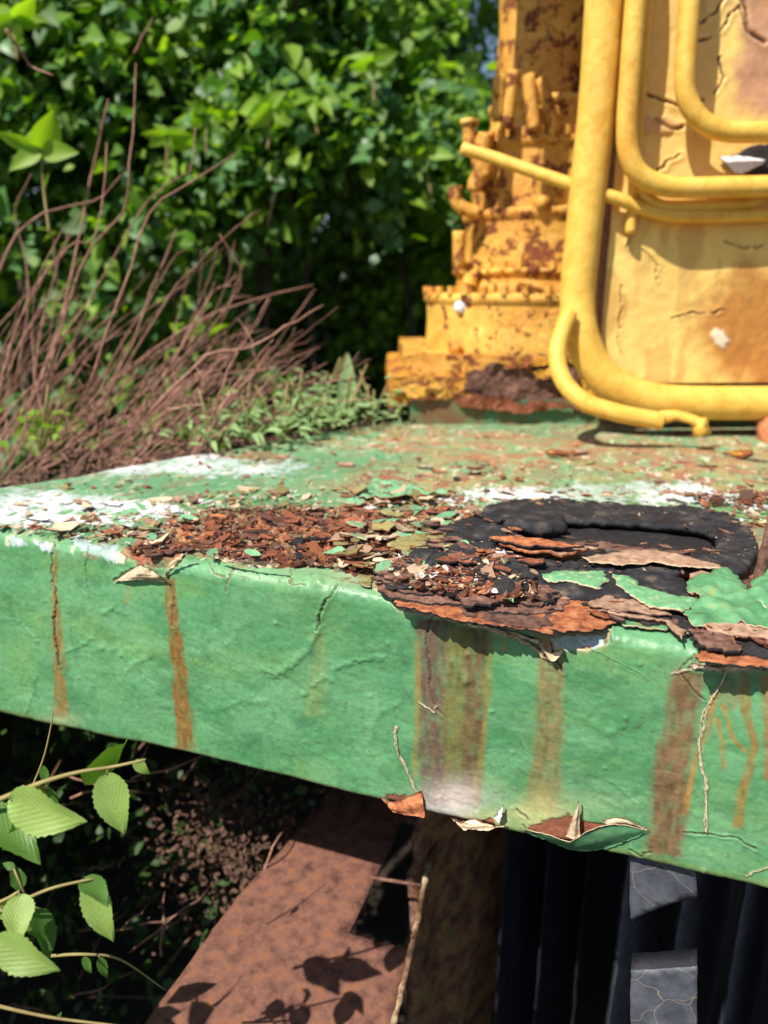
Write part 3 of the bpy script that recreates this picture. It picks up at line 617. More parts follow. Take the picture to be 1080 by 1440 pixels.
plates([(985, 720), (1060, 745), (1060, 790), (1000, 800)], 12, ['rust_dark', 'rust_brown', 'tan'], [5, 2, 1], (.004, .010), (.0112, .0135), 11, .0)
plates([(600, 770), (700, 800), (760, 815), (740, 836), (620, 815), (560, 800)], 26, ['rust_dark', 'rust_brown', 'tan', 'rust'], [4, 5, 2, 2], (.005, .014), (.012, .018), 12, .03)
# stones of scale
def lump(name, px, py, r, mt, parent, z=.004, sq=(1, 1, .6), seed=0, sub=2):
    import bmesh
    bm = bmesh.new(); bmesh.ops.create_icosphere(bm, subdivisions=sub, radius=1); rnd = random.Random(seed)
    c = np.array([v.co[:] for v in bm.verts]); n = fbm(c[:, 0] * 1.6 + seed * 3, c[:, 1] * 1.6, c[:, 2] * 1.6, o=3, s=seed)
    a = rnd.uniform(0, 6.3)
    for v, k in zip(bm.verts, n):
        q = v.co * (.55 + .9 * k); q = Vector((q.x * sq[0] * r, q.y * sq[1] * r, q.z * sq[2] * r)); v.co = Matrix.Rotation(a, 3, 'Z') @ q
    bm.verts.index_update(); V = [v.co[:] for v in bm.verts]; F = [tuple(v.index for v in f.verts) for f in bm.faces]; bm.free()
    me = mesh(name, V, F, M[mt], smooth=False); w = on_z(px, py, z) - Vector(parent.location); return put(name, me, parent, w)
for i, (x, y, r, mt, z) in enumerate(((708, 826, .013, 'rust_dark', .014), (592, 782, .016, 'rubber', .012), (612, 790, .010, 'rubber', .012), (545, 806, .006, 'cream', .006), (420, 762, .010, 'rust_dark', .004), (388, 770, .009, 'rust_brown', .004), (990, 812, .012, 'tan', .012), (1012, 815, .008, 'rust_orange', .012), (642, 673 + 0, .006, 'rust_dark', .004), (568, 692, .006, 'rust_dark', .004))):
    lump('scale_lump', x, y, r * .8, mt, deck, z, (1.2, .9, .5), i + 3)

# ------------------------------------------------------------ black oval ring lying on the deck
RZ = .0118
ring_out = [(600, 756), (628, 738), (668, 724), (690, 708), (740, 700), (820, 704), (900, 709), (985, 712), (1035, 728), (1062, 752), (1064, 778), (1044, 800), (1015, 806), (985, 800), (950, 802), (900, 800), (860, 796), (800, 792), (745, 790), (700, 788), (650, 778), (615, 770)]
ring_hole = [(728, 740), (780, 730), (860, 733), (940, 738), (990, 745), (1008, 760), (992, 779), (940, 781), (880, 775), (820, 768), (745, 758)]
def soften(P, n=4):
    Q = [Vector((x, y, 0)) for x, y in P]; k = len(Q); out = []
    for i in range(k):
        a, b, c, d = Q[i - 1], Q[i], Q[(i + 1) % k], Q[(i + 2) % k]
        for j in range(n):
            t = j / n; v = .5 * ((2 * b) + (c - a) * t + (2 * a - 5 * b + 4 * c - d) * t * t + (3 * b - a - 3 * c + d) * t ** 3); out.append((v.x, v.y))
    return out
ring_out = soften(ring_out); ring_hole = soften(ring_hole)
ring = thing('oval_ring', 'thick black tarred oval ring half buried in flaked rust on the green deck', 'ring', tuple(on_z(830, 760, 0)))
sheet('ring_body', ring_out, flat(RZ), XY, [M['rubber'], M['rubber']], ring, .0055, .0021, .0022, .0020, 120, rnd_r=.0022, hole=ring_hole, seed=3, lay=.0006)
sheet('ring_skirt', [(x + (830 - x) * .02, y + (752 - y) * .05) for x, y in ring_out], flat(.0075), XY, [M['rubber'], M['rubber']], ring, 0.0072, .0040, .0012, .0010, 60, hole=[(705, 735), (780, 719), (900, 724), (990, 730), (1032, 752), (1010, 784), (940, 787), (800, 782), (715, 764)], seed=4)
sheet('lower_lip', [(640, 782), (700, 776), (770, 782), (860, 790), (930, 800), (965, 812), (975, 835), (960, 852), (900, 846), (850, 838), (790, 830), (735, 818), (680, 804)], flat(.0095), XY, [M['rubber'], M['rubber']], ring, .009, .0026, .0020, .0020, 70, rnd_r=.003, seed=5, tilt=(0, .05))
sheet('ring_lug', [(602, 760), (640, 742), (700, 736), (712, 752), (690, 770), (640, 786), (604, 778)], flat(.0150), XY, [M['rubber'], M['rubber']], ring, .012, .0026, .0026, .0034, 90, rnd_r=.003, seed=6, tilt=(.03, .02), smooth=False)
sheet('ring_lug', [(640, 790), (700, 772), (742, 792), (770, 812), (742, 826), (700, 820), (664, 806)], flat(.0125), XY, [M['rubber'], M['rubber']], ring, .012, .0026, .0030, .0044, 110, rnd_r=.0025, seed=7, smooth=False)
sheet('ring_shoulder', [(690, 712), (742, 702), (792, 706), (795, 738), (760, 742), (706, 732)], flat(.0150), XY, [M['rubber'], M['rubber']], ring, .012, .0026, .0022, .0024, 90, rnd_r=.003, seed=8, tilt=(-.03, -.03))
sheet('ring_floor', [(700, 745), (780, 726), (1010, 742), (1010, 790), (860, 792), (730, 776)], flat(.0012), XY, [M['rust_dark'], M['rust_dark']], ring, .001, .004, .001, .002, 60, seed=9, smooth=False)
def onring(name, P, z, mt, seed, th=.0012, bp=.0014, tl=None, cu=0, und='cream', par=None, rag=.0022):
    return sheet(name, P, flat(z), XY, [M[mt], M[und]], par or ring, th, .0024, rag, bp, 90, curl=cu, curlw=.006, seed=seed, tilt=tl)
onring('tan_scale', [(820, 783), (870, 775), (925, 772), (962, 782), (1012, 793), (1018, 800), (960, 796), (915, 790), (880, 794), (830, 790)], .0165, 'tan', 21)
onring('tan_scale', [(700, 762), (742, 756), (790, 766), (826, 774), (790, 782), (740, 776)], .0195, 'tan', 22, .003, .002, (.0, -.06), .001, 'rust_orange')
onring('orange_scale', [(694, 755), (730, 750), (780, 762), (820, 772), (780, 774), (730, 768)], .0235, 'rust_orange', 23, .002, .002, (.02, -.10), .001, 'rust_dark')
onring('green_paint_strip', [(756, 806), (800, 799), (852, 800), (856, 812), (846, 824), (812, 816), (770, 814)], .0125, 'green_strip', 24, .0018, .0012, None, -.0015)
onring('green_paint_strip', [(862, 804), (885, 808), (900, 822), (935, 828), (950, 835), (978, 838), (985, 846), (960, 856), (915, 850), (885, 832), (866, 818)], .0125, 'green_strip', 25, .0018, .0016, None, -.0015)
onring('rust_shelf', [(790, 766), (830, 761), (900, 768), (970, 776), (930, 777), (860, 772)], .0035, 'rust_brown', 26, .002, .0025, (.0, .05), 0, 'rust_dark', rag=.003)
0 and onring('rust_shelf', [(800, 752), (860, 752), (900, 758), (905, 764), (850, 762)], .011, 'tan', 27, .002, .003, (.0, .0), 0, 'rust_dark', rag=.003)

# ------------------------------------------------------------ lifted paint around the ring, and the rusty pin at the right
onring('paint_flap', [(968, 812), (1010, 802), (1030, 806), (1048, 822), (1060, 838), (1090, 846), (1160, 858), (1160, 890), (1075, 876), (1040, 868), (1000, 872), (972, 866), (964, 850), (985, 838), (970, 826)], .0145, 'green_flap', 31, .0010, .0062, (.02, .03), -.002, 'cream', deck)
onring('paint_flap', [(862, 866), (905, 868), (962, 874), (980, 884), (972, 892), (940, 885), (880, 882)], .0015, 'green_flap', 32, .0010, .0010, (0, .02), .0012, 'cream', deck)
onring('paint_flap', [(1062, 800), (1080, 790), (1150, 800), (1150, 850), (1075, 838), (1058, 825)], .021, 'green_flap', 33, .0012, .007, (.05, .10), -.002, 'cream', deck)
onring('paint_flap', [(490, 690), (520, 672), (560, 668), (590, 690), (640, 694), (600, 702), (540, 705), (500, 702)], .004, 'green_chip', 34, .0012, .006, (.02, -.08), .001, 'rust', deck)
onring('paint_flap', [(545, 765), (580, 750), (640, 748), (660, 760), (620, 772), (570, 776)], .014, 'olive_chip', 35, .0010, .003, (0, .0), .0, 'rust', deck)
pin = thing('rusty_pin', 'rusty bolt standing at the right end of the black ring', 'bolt', tuple(on_z(1070, 830, 0)))
pb = on_z(1064, 828, .008); pt = pb + Vector((.006, .004, .060))
V, F = tube([pb.lerp(pt, k / 9) for k in range(10)], [.0042 + random.uniform(-.0006, .0008) for _ in range(10)], 12, True, None, .10); wobj('shank', V, F, M['rust_brown'], pin)
V, F = tube([pb, pb + Vector((0, 0, .005))], .011, 6); wobj('nut', V, F, M['rust_brown'], pin, smooth=False)

# ------------------------------------------------------------ peeled curls on the face
curl_m = [M['green_flap'], M['cream']]
fo = lambda px, py, off: on_face(px, py, off)
ribbon('paint_curl', [[(742, 1172, .001), (775, 1184, .001), (812, 1197, .001), (850, 1194, .001), (880, 1184, .001), (912, 1170, .0005)],
                      [(740, 1169, .002), (773, 1180, .006), (806, 1190, .009), (842, 1182, .011), (876, 1172, .007), (912, 1169, .0008)],
                      [(738, 1166, .003), (772, 1175, .010), (800, 1184, .013), (826, 1170, .016), (862, 1160, .010), (912, 1168, .001)]], fo, [M['green_flap'], M['cream']], deck, 34, 4, .0009, seed=1)
ribbon('paint_curl', [[(868, 1166, .001), (885, 1162, .001), (912, 1169, .0005)], [(852, 1158, .010), (878, 1155, .006), (912, 1168, .001)], [(846, 1154, .007), (874, 1151, .004), (912, 1167, .001)]], fo, [M['cream'], M['rust_brown']], deck, 20, 3, .0008, seed=2)
ribbon('paint_spike', [[(796, 1176, .004), (803, 1156, .006), (809, 1140, .006), (813, 1127, .004)], [(806, 1180, .009), (809, 1158, .009), (812, 1142, .007), (813.5, 1127, .004)], [(816, 1176, .005), (815, 1158, .005), (814.5, 1142, .005), (814, 1127, .004)]], fo, [M['cream'], M['tan']], deck, 14, 3, .0007, seed=3)
ribbon('paint_curl', [[(634, 1150, .001), (650, 1156, .002), (668, 1152, .002), (690, 1164, .001)], [(640, 1156, .006), (655, 1162, .008), (672, 1160, .007), (706, 1163, .004)], [(652, 1168, .006), (664, 1166, .006), (684, 1168, .005), (712, 1160, .003)]], fo, [M['cream'], M['rust_brown']], deck, 18, 3, .0008, seed=4)
ribbon('paint_spike', [[(694, 1150, .003), (700, 1143, .005), (706, 1134, .004)], [(702, 1158, .007), (706, 1146, .007), (707, 1134, .004)]], fo, [M['white_chip'], M['rust_brown']], deck, 10, 3, .0008, seed=5)
ribbon('rust_curl', [[(536, 1122, .001), (552, 1128, .002), (575, 1120, .002), (592, 1112, .001)], [(544, 1132, .006), (560, 1140, .008), (580, 1132, .007), (595, 1128, .004)], [(552, 1142, .004), (572, 1146, .006), (596, 1150, .004), (598, 1148, .003)]], fo, [M['rust_orange'], M['rust_brown']], deck, 18, 3, .0010, seed=6)
# the torn notch near the left
ribbon('paint_curl', [[(160, 818, .001), (180, 804, .001), (196, 794, .001)], [(178, 816, .005), (196, 806, .008), (210, 800, .006)], [(236, 818, .001), (228, 812, .006), (214, 802, .003)]], fo, [M['cream'], M['rust_brown']], deck, 16, 5, .0008, seed=7)
ribbon('paint_curl', [[(758, 900, .001), (775, 918, .002), (790, 912, .001)], [(756, 906, .006), (776, 930, .008), (792, 918, .004)]], fo, [M['cream'], M['tan']], deck, 14, 4, .0008, seed=8)
for k, row in enumerate(([(600, 866), (640, 876), (690, 886), (730, 896), (756, 905)], [(552, 850), (575, 858), (600, 866)], [(972, 938), (1010, 944), (1050, 940), (1100, 944)], [(690, 888), (725, 900), (752, 915), (772, 932)], [(232, 812), (248, 796), (262, 782)], [(300, 782), (330, 792), (392, 798)])):
    r0 = [(x, y + random.uniform(-1, 1), .0005) for x, y in row]; r1 = [(x, y - random.uniform(3, 6), .0016 + .0018 * random.random()) for x, y in row]
    ribbon('paint_rim', [r0, r1], fo, [M['cream'], M['tan']], deck, 22, 3, .0007, jit=.0011, seed=10 + k)
# a thin pale stick-out of paint on the long crack
for k, row in enumerate(([(1022, 942), (1014, 962), (1000, 985), (988, 1005), (984, 1040), (985, 1060), (992, 1105), (995, 1172)], [(556, 1022), (560, 1060), (572, 1085), (587, 1116)])):
    P = smooth_path([on_face(x, y, .0006) for x, y in row], 8); V, F = tube(P, [.00035 * random.uniform(.3, 1.5) for _ in P], 5); wobj('crack_lip', V, F, M['cream'], deck)

# ------------------------------------------------------------ loose flakes
def flake_mesh(name, mats, seed, curl=.25, thick=.10, flat_=False):
    rnd = random.Random(seed); n = rnd.randint(7, 10); asp = rnd.uniform(.5, .85); k1, k2 = rnd.uniform(-curl, curl), rnd.uniform(-.2, 1) * curl
    P = []
    for i in range(n):
        a = 2 * math.pi * (i + rnd.uniform(-.28, .28)) / n; r = rnd.uniform(.48, 1.22); P.append((math.cos(a) * r, math.sin(a) * r * asp))
    P.append((rnd.uniform(-.1, .1), rnd.uniform(-.1, .1))); V = [(x, y, k1 * x * x + k2 * y * y + rnd.uniform(-.05, .05)) for x, y in P]
    V += [(x * .97, y * .97, z - thick) for x, y, z in V]; F = []; mi = []; K = n + 1
    for i in range(n):
        j = (i + 1) % n; F += [(i, j, n), (j + K, i + K, n + K), (i, i + K, j + K, j)]; mi += [0, 1, 1]
    return mesh(name, V, F, mats, mi=mi, smooth=False)
VAR = {}
for key, (top, und, cu, th) in {'green': ('green_chip', 'cream', .35, .09), 'olive': ('olive_chip', 'rust', .3, .1), 'cream': ('cream', 'tan', .4, .09), 'white': ('white_chip', 'cream', .3, .08), 'rust': ('rust', 'rust_brown', .2, .22), 'brown': ('rust_brown', 'rust', .25, .25), 'dark': ('rust_dark', 'rust_dark', .2, .2), 'orange': ('rust_orange', 'rust', .25, .2), 'tan': ('tan', 'rust', .3, .15)}.items():
    VAR[key] = [flake_mesh(key + '_flake', [M[top], M[und]], i * 7 + len(key), cu, th) for i in range(9)]
def infront_u(p): # distance inward of the deck edge
    return (p - A).dot(NIN)
def scatter(poly, count, keys, wts, size, zr, name, rnd, tilt=22, stuff=False, avoid=None):
    xs = [p[0] for p in poly]; ys = [p[1] for p in poly]; made = []; Pn = np.array(poly, float); tries = 0
    cand = []
    while len(cand) < count * 1.4 and tries < 60:
        tries += 1
        X = np.array([rnd.uniform(min(xs), max(xs)) for _ in range(count * 2)]); Y = np.array([rnd.uniform(min(ys), max(ys)) for _ in range(count * 2)])
        ok = sdist(X, Y, poly) > -2
        if avoid: ok &= sdist(X, Y, avoid) < 0
        cl = fbm(X / 34, Y / 14, o=3, s=int(count)); ok &= cl + np.array([rnd.random() for _ in X]) * .5 > .62
        cand += list(zip(X[ok], Y[ok]))
    for x, y in cand:
        if len(made) >= count: break
        p = on_z(x, y, rnd.uniform(*zr)); k = rnd.choices(keys, wts)[0]
        if infront_u(p) < .0035: continue
        s = rnd.uniform(*size) * (.45 + 1.15 * rnd.random() ** 3.0 + .15 * rnd.random())
        made.append((k, p, (R_(rnd.gauss(-4, tilt * .6)), R_(rnd.gauss(0, tilt * .6)), rnd.uniform(0, 6.283)), s))
    return made
fr_ = random.Random(5)
RU = [(262, 742), (300, 716), (430, 712), (560, 722), (600, 745), (560, 790), (520, 805), (470, 798), (430, 790), (340, 788), (262, 770), (200, 776), (188, 796), (176, 780), (210, 758)]
rust_f = scatter(RU, 170, ['rust', 'brown', 'dark', 'orange'], [6, 3, 1.2, 1.0], (.005, .012), (.001, .007), 'rust_flake', fr_, 20)
rust_f += scatter([(560, 800), (640, 780), (740, 815), (790, 850), (700, 862), (560, 848)], 40, ['brown', 'dark', 'rust', 'tan'], [5, 3, 1, 1], (.005, .011), (.008, .013), 'rust_flake', fr_, 20)
PU = [(-60, 742), (60, 734), (190, 716), (240, 700), (330, 690), (480, 684), (640, 692), (690, 705), (610, 745), (600, 790), (540, 800), (480, 780), (560, 742), (430, 716), (300, 718), (250, 745), (230, 770), (170, 762), (60, 748), (-60, 742)]
paint_f = scatter(PU, 160, ['green', 'cream', 'white', 'olive', 'tan'], [4, 4, 1.2, 3, 2], (.006, .014), (.001, .006), 'paint_flake', fr_, 18)
paint_f += scatter([(470, 745), (560, 730), (660, 740), (650, 790), (580, 812), (500, 806), (450, 790)], 60, ['olive', 'green', 'cream', 'tan'], [4, 2.5, 2.5, 2], (.007, .015), (.006, .012), 'paint_flake', fr_, 20)
for lst, nm in ((rust_f, 'rust_flake'), (paint_f, 'paint_flake')):
    lst.sort(key=lambda t: -t[3]); L0 = Vector(deck.location)
    for k, p, e, s in lst[:298]:
        put(nm, fr_.choice(VAR[k]), deck, p - L0, e, s)
def bake(name, lst, parent):
    V = []; F = []; mi = []; mats = []; base = 0; keys = {}
    for k, p, e, s in lst:
        me = fr_.choice(VAR[k]); Mx = Matrix.Translation(p) @ Euler(e).to_matrix().to_4x4() @ Matrix.Scale(s, 4)
        if k not in keys: keys[k] = len(mats); mats += [me.materials[0], me.materials[1]]
        for v in me.vertices: V.append(tuple(Mx @ v.co))
        for f in me.polygons: F.append(tuple(i + base for i in f.vertices)); mi.append(keys[k] + f.material_index)
        base += len(me.vertices)
    return wobj(name, V, F, mats, parent, mi=mi, smooth=False, kind='stuff')
cr = scatter(RU, 2300, ['rust', 'brown', 'dark', 'orange', 'tan'], [6, 4, 1.5, .5, 1], (.0011, .0038), (.0, .006), 'x', fr_, 30)
cr += scatter(PU, 1500, ['green', 'cream', 'white', 'olive', 'tan', 'rust', 'orange'], [3, 3.5, 1.3, 3, 3, 3, 1], (.0012, .0048), (.0005, .005), 'x', fr_, 25)
cr += scatter([(540, 790), (600, 750), (660, 745), (740, 790), (760, 830), (700, 845), (560, 830)], 800, ['brown', 'tan', 'cream', 'rust', 'orange', 'green', 'white'], [5, 4, 3, 2, 1.5, .6, .8], (.0015, .0042), (.008, .016), 'x', fr_, 30)
cr += scatter([(250, 650), (560, 600), (1100, 600), (1180, 690), (1080, 690), (620, 690), (430, 690), (100, 690), (0, 700)], 560, ['tan', 'cream', 'rust', 'olive', 'brown', 'orange'], [2, 1, 3.5, 3, 3, .6], (.0015, .006), (.0005, .003), 'x', fr_, 22)
cr += scatter([(480, 690), (620, 700), (1080, 720), (1080, 735), (700, 712), (480, 700)], 260, ['tan', 'cream', 'white', 'rust', 'olive'], [3, 3, 3, 2, 2], (.002, .006), (.001, .005), 'x', fr_, 22)
cr += scatter([(690, 700), (1050, 710), (1064, 780), (960, 805), (760, 800), (690, 770)], 240, ['tan', 'brown', 'cream', 'dark'], [4, 4, 1, 3], (.0009, .0026), (.0118, .0128), 'x', fr_, 20, avoid=ring_hole)
cr += scatter([(180, 768), (232, 770), (230, 805), (190, 806)], 90, ['rust', 'brown', 'cream', 'tan'], [4, 3, 2, 1], (.0018, .004), (-.002, .003), 'x', fr_, 30)
cr += scatter([(970, 870), (1120, 880), (1120, 935), (985, 925)], 160, ['rust', 'brown', 'dark', 'orange'], [4, 3, 2, 2], (.0018, .0045), (.001, .010), 'x', fr_, 30)
cr += scatter([(960, 690), (1080, 690), (1100, 720), (1000, 712)], 120, ['brown', 'rust', 'dark', 'orange'], [4, 4, 2, 1], (.003, .008), (.001, .008), 'x', fr_, 30)
bake('flake_debris', cr, deck)
# bigger curled pieces standing proud along the flaked bands
for k, (x, y, s, key) in enumerate(((505, 690, .020, 'olive'), (600, 700, .018, 'cream'), (330, 712, .014, 'cream'), (290, 706, .011, 'white'), (240, 716, .012, 'white'), (210, 742, .013, 'green'), (270, 700, .013, 'tan'), (585, 812, .010, 'tan'), (648, 812, .013, 'tan'), (750, 638, .0, 'orange'),
                                    (540, 740, .022, 'olive'), (575, 765, .020, 'olive'), (498, 752, .020, 'green'), (470, 775, .013, 'green'), (300, 778, .012, 'green'), (355, 776, .012, 'green'), (690, 748, .009, 'green'), (702, 770, .009, 'green'), (555, 800, .009, 'white'), (640, 772, .010, 'cream'), (1010, 700, .02, 'brown'), (1050, 695, .022, 'brown'))):
    if s: put('paint_flake' if key not in ('brown',) else 'rust_flake', VAR[key][k % 9], deck, on_z(x, y, .006 + s * .2) - Vector(deck.location), (R_(fr_.uniform(-25, 10)), R_(fr_.uniform(-14, 14)), fr_.uniform(0, 6)), s * .8)
yl = thing('fallen_paint_flake', 'orange-yellow paint flake lying flat on the rear deck below the machine', 'flake', tuple(on_z(785, 638, .002)))
put('chip', flake_mesh('orange_chip', [M['flange'], M['rust']], 71), yl, (0, 0, .002), (0, 0, .1), .024)
yl = thing('fallen_paint_flake', 'larger orange-yellow paint flake on the deck below the right end of the thick pipe', 'flake', tuple(on_z(1040, 640, .002)))
put('chip', flake_mesh('orange_chip', [M['flange'], M['rust']], 72), yl, (0, 0, .002), (0, 0, .3), .03)

# ------------------------------------------------------------ yellow machine behind
def zy(py, Y): return on_y(540, py, Y).z
def xy_(px, py, Y): return on_y(px, py, Y).x
def lumpy(V, amp, sc=18, s=0):
    V = np.array(V, float); n = np.stack([fbm(V[:, 0] * sc + i * 9, V[:, 1] * sc, V[:, 2] * sc, o=4, s=s + i) - .5 for i in range(3)], 1); return V + n * 2 * amp
def lathe(cx, cy, prof, seg=64, facets=0, amp=.003, s=0, rib=0, nr=10):
    P = []
    for (r0, z0), (r1, z1) in zip(prof, prof[1:]):
        L = math.hypot(r1 - r0, z1 - z0); k = max(1, int(L / .008))
        for i in range(k): t = i / k; P.append((r0 + (r1 - r0) * t, z0 + (z1 - z0) * t))
    P.append(prof[-1]); V = []; F = []; n = len(P)
    for r, z in P:
        for k in range(seg):
            a = 2 * math.pi * k / seg; rr = r * (1 + rib * (abs(math.cos(a * nr * .5)) ** .5 - .5))
            V.append((cx + rr * math.cos(a), cy + rr * math.sin(a), z))
    for i in range(n - 1):
        for k in range(seg): F.append((i * seg + k, i * seg + (k + 1) % seg, (i + 1) * seg + (k + 1) % seg, (i + 1) * seg + k))
    F.append(tuple(range(seg - 1, -1, -1))); F.append(tuple(range((n - 1) * seg, n * seg)))
    return lumpy(V, amp, 22, s), F
def gridbox(c, s, step=.008, amp=.003, seed=0, rz=0):
    """box whose faces are finely divided, so that it can be dented"""
    V = []; F = []
    for ax in range(3):
        u, v = (ax + 1) % 3, (ax + 2) % 3
        for sg in (-1, 1):
            nu_, nv_ = max(1, int(s[u] / step)), max(1, int(s[v] / step)); b = len(V)
            for i in range(nu_ + 1):
                for j in range(nv_ + 1):
                    p = [0, 0, 0]; p[ax] = sg * s[ax] / 2; p[u] = (i / nu_ - .5) * s[u]; p[v] = (j / nv_ - .5) * s[v]; V.append(p)
            for i in range(nu_):
                for j in range(nv_):
                    a = b + i * (nv_ + 1) + j; q = (a, a + nv_ + 1, a + nv_ + 2, a + 1); F.append(q if sg > 0 else q[::-1])
    V = np.array(V); V = V @ np.array(Matrix.Rotation(rz, 3, 'Z').transposed()) + np.array(c)
    return lumpy(V, amp, 16, seed), F
cop = thing('green_plinth', 'low green plinth under the rusted yellow machine', 'plinth', tuple(on_y(800, 600, 1.35)))
x0 = xy_(577, 590, 1.35); x1 = 1.3
V, F = gridbox(((x0 + x1) / 2, 1.35 + .3, .021), (x1 - x0, .6, .046), .012, .002, 1); wobj('plinth_body', V, F, M['plinth'], cop)
TW = thing('yellow_winch_tower', 'stepped yellow machine tower with flaking orange rust left of the tall pipe', 'machine', (xy_(740, 560, 1.6), 1.6, .05))
x0 = xy_(546, 550, 1.36); V, F = gridbox(((x0 + .62) / 2, 1.36 + .27, (zy(571, 1.36) + zy(530, 1.36)) / 2), (.62 - x0, .54, zy(530, 1.36) - zy(571, 1.36)), .007, .006, 2); wobj('base_flange', V, F, M['flange'], TW)
x0 = xy_(568, 515, 1.38); z0 = zy(534, 1.38); z1 = zy(499, 1.38); V, F = gridbox(((x0 + .62) / 2, 1.38 + .25, (z0 + z1) / 2), (.62 - x0, .5, z1 - z0), .007, .006, 3); wobj('upper_flange', V, F, M['tower'], TW)
o = sheet('rust_scale', [(655, 520), (700, 508), (760, 505), (815, 508), (815, 572), (740, 575), (680, 568), (650, 548)], lambda px, py: on_y(px, py, 1.352), ((1, 0, 0), (0, 0, 1), (0, -1, 0)), [M['rust_brown'], M['rust_dark']], TW, .006, .007, .008, .010, 40, seed=4, smooth=False)
for kk, (P_, mt_) in enumerate((([(700, 508), (760, 500), (830, 503), (828, 516), (770, 513), (712, 518)], 'flange'), ([(745, 522), (775, 516), (800, 524), (788, 534), (755, 534)], 'flange'), ([(640, 560), (690, 556), (740, 566), (830, 568), (830, 577), (720, 577), (650, 572)], 'rust'), ([(560, 538), (600, 532), (640, 544), (620, 560), (575, 556)], 'tower'))):
    sheet('rust_scale', P_, lambda px, py: on_y(px, py, 1.344 - .003 * kk), ((1, 0, 0), (0, 0, 1), (0, -1, 0)), [M[mt_], M['rust_dark']], TW, .005, .006, .006, .008, 45, seed=40 + kk, smooth=False)
tiers = [(598, 900, 412, 508, .195, 'tower_clean', 8), (641, 880, 376, 414, .15, 'tower', 0), (654, 870, 288, 378, .14, 'tower', 0), (664, 862, 186, 272, .125, 'tower', 0), (690, 850, 128, 186, .105, 'tower_clean', 0), (702, 846, -70, 106, .10, 'tower', 0)]
for i, (xl, xr, yt, yb, dep, mt, rb) in enumerate(tiers):
    Yc = 1.60; ym = (yt + yb) / 2; r = (xy_(xr, ym, Yc) - xy_(xl, ym, Yc)) / 2; cx = (xy_(xr, ym, Yc) + xy_(xl, ym, Yc)) / 2; Yf = Yc - r
    z0, z1 = zy(yb, Yf), zy(yt, Yf); h = z1 - z0; lip = min(.012, h * .16)
    prof = [(r * .985, z0 - .03), (r * .985, z0 + h * .02), (r, z0 + h * .10), (r * .985, z0 + h * .5), (r * .99, z1 - lip * 1.6), (r * (1.012 if i == 0 else 1.03), z1 - lip * 1.3), (r * (1.014 if i == 0 else 1.035), z1 - lip * .3), (r * .97, z1), (r * .3, z1 + .001)]
    V, F = lathe(cx, Yc, prof, 72, 0, .0030 if mt == 'tower' else .0018, 20 + i); wobj('drum' if i in (0, 5) else 'tier', V, F, M[mt], TW)
    if i in (0, 1, 3):
        nb = 18
        for k in range(nb):
            a = math.pi + math.pi * (k + .5) / nb; bx, by = cx + r * 1.0 * math.cos(a), Yc + r * 1.0 * math.sin(a)
            V, F = tube([(bx, by, z1 - .004), (bx, by, z1 + .012)], .0085, 6); wobj('bolt', lumpy(V, .001, 60, k), F, M['tower'], TW, smooth=False)
# dark neck between tiers three and four
z0, z1 = zy(292, 1.5), zy(268, 1.5); V, F = lathe(xy_(765, 280, 1.6), 1.6, [(.118, z0 - .02), (.118, z1 + .02)], 48, 0, .003, 31); wobj('neck', V, F, M['rust_brown'], TW)
def ytube(name, pts, Y, r, mat, parent, seg=14, n=8, rings=None, jit=0):
    P = smooth_path([on_y(x, y, Y if len(q) == 0 else q[0]) for x, y, *q in pts], n); V, F = tube(P, r, seg, True, None, jit); return wobj(name, V, F, mat, parent)
for row, r in (([(640, 262), (641, 280), (650, 292), (672, 300)], .013), ([(645, 325), (645, 376)], .012), ([(659, 172), (660, 205)], .012), ([(690, 232), (672, 250), (668, 268)], .016), ([(684, 190), (676, 220), (682, 250)], .018), ([(665, 385), (660, 400)], .016)):
    ytube('pipe_fitting', row, 1.5, r, M['tower'], TW)
for row, r in (([(702, 108), (700, 170)], .011), ([(722, 100), (712, 180)], .012), ([(742, 105), (752, 185)], .012), ([(760, 110), (783, 185)], .011)):
    ytube('strut', row, 1.46, r, M['tower'], TW)
V, F = tube([on_y(660, 176, 1.5), on_y(660, 168, 1.5)], .017, 16); wobj('cap', V, F, M['tower_clean'], TW)
bp = on_y(648, 432, 1.445); V, F = tube([bp + Vector((0, .03, 0)), bp, bp + Vector((0, -.004, 0))], [.012, .012, .008], 18); wobj('white_button', V, F, M['white_btn'], TW)
for x, y in ((762, 285), (640, 490), (700, 470)):
    bp = on_y(x, y, 1.44); V, F = tube([bp + Vector((0, .05, 0)), bp + Vector((0, -.01, 0))], .013, 10); wobj('plug', V, F, M['tower'], TW)

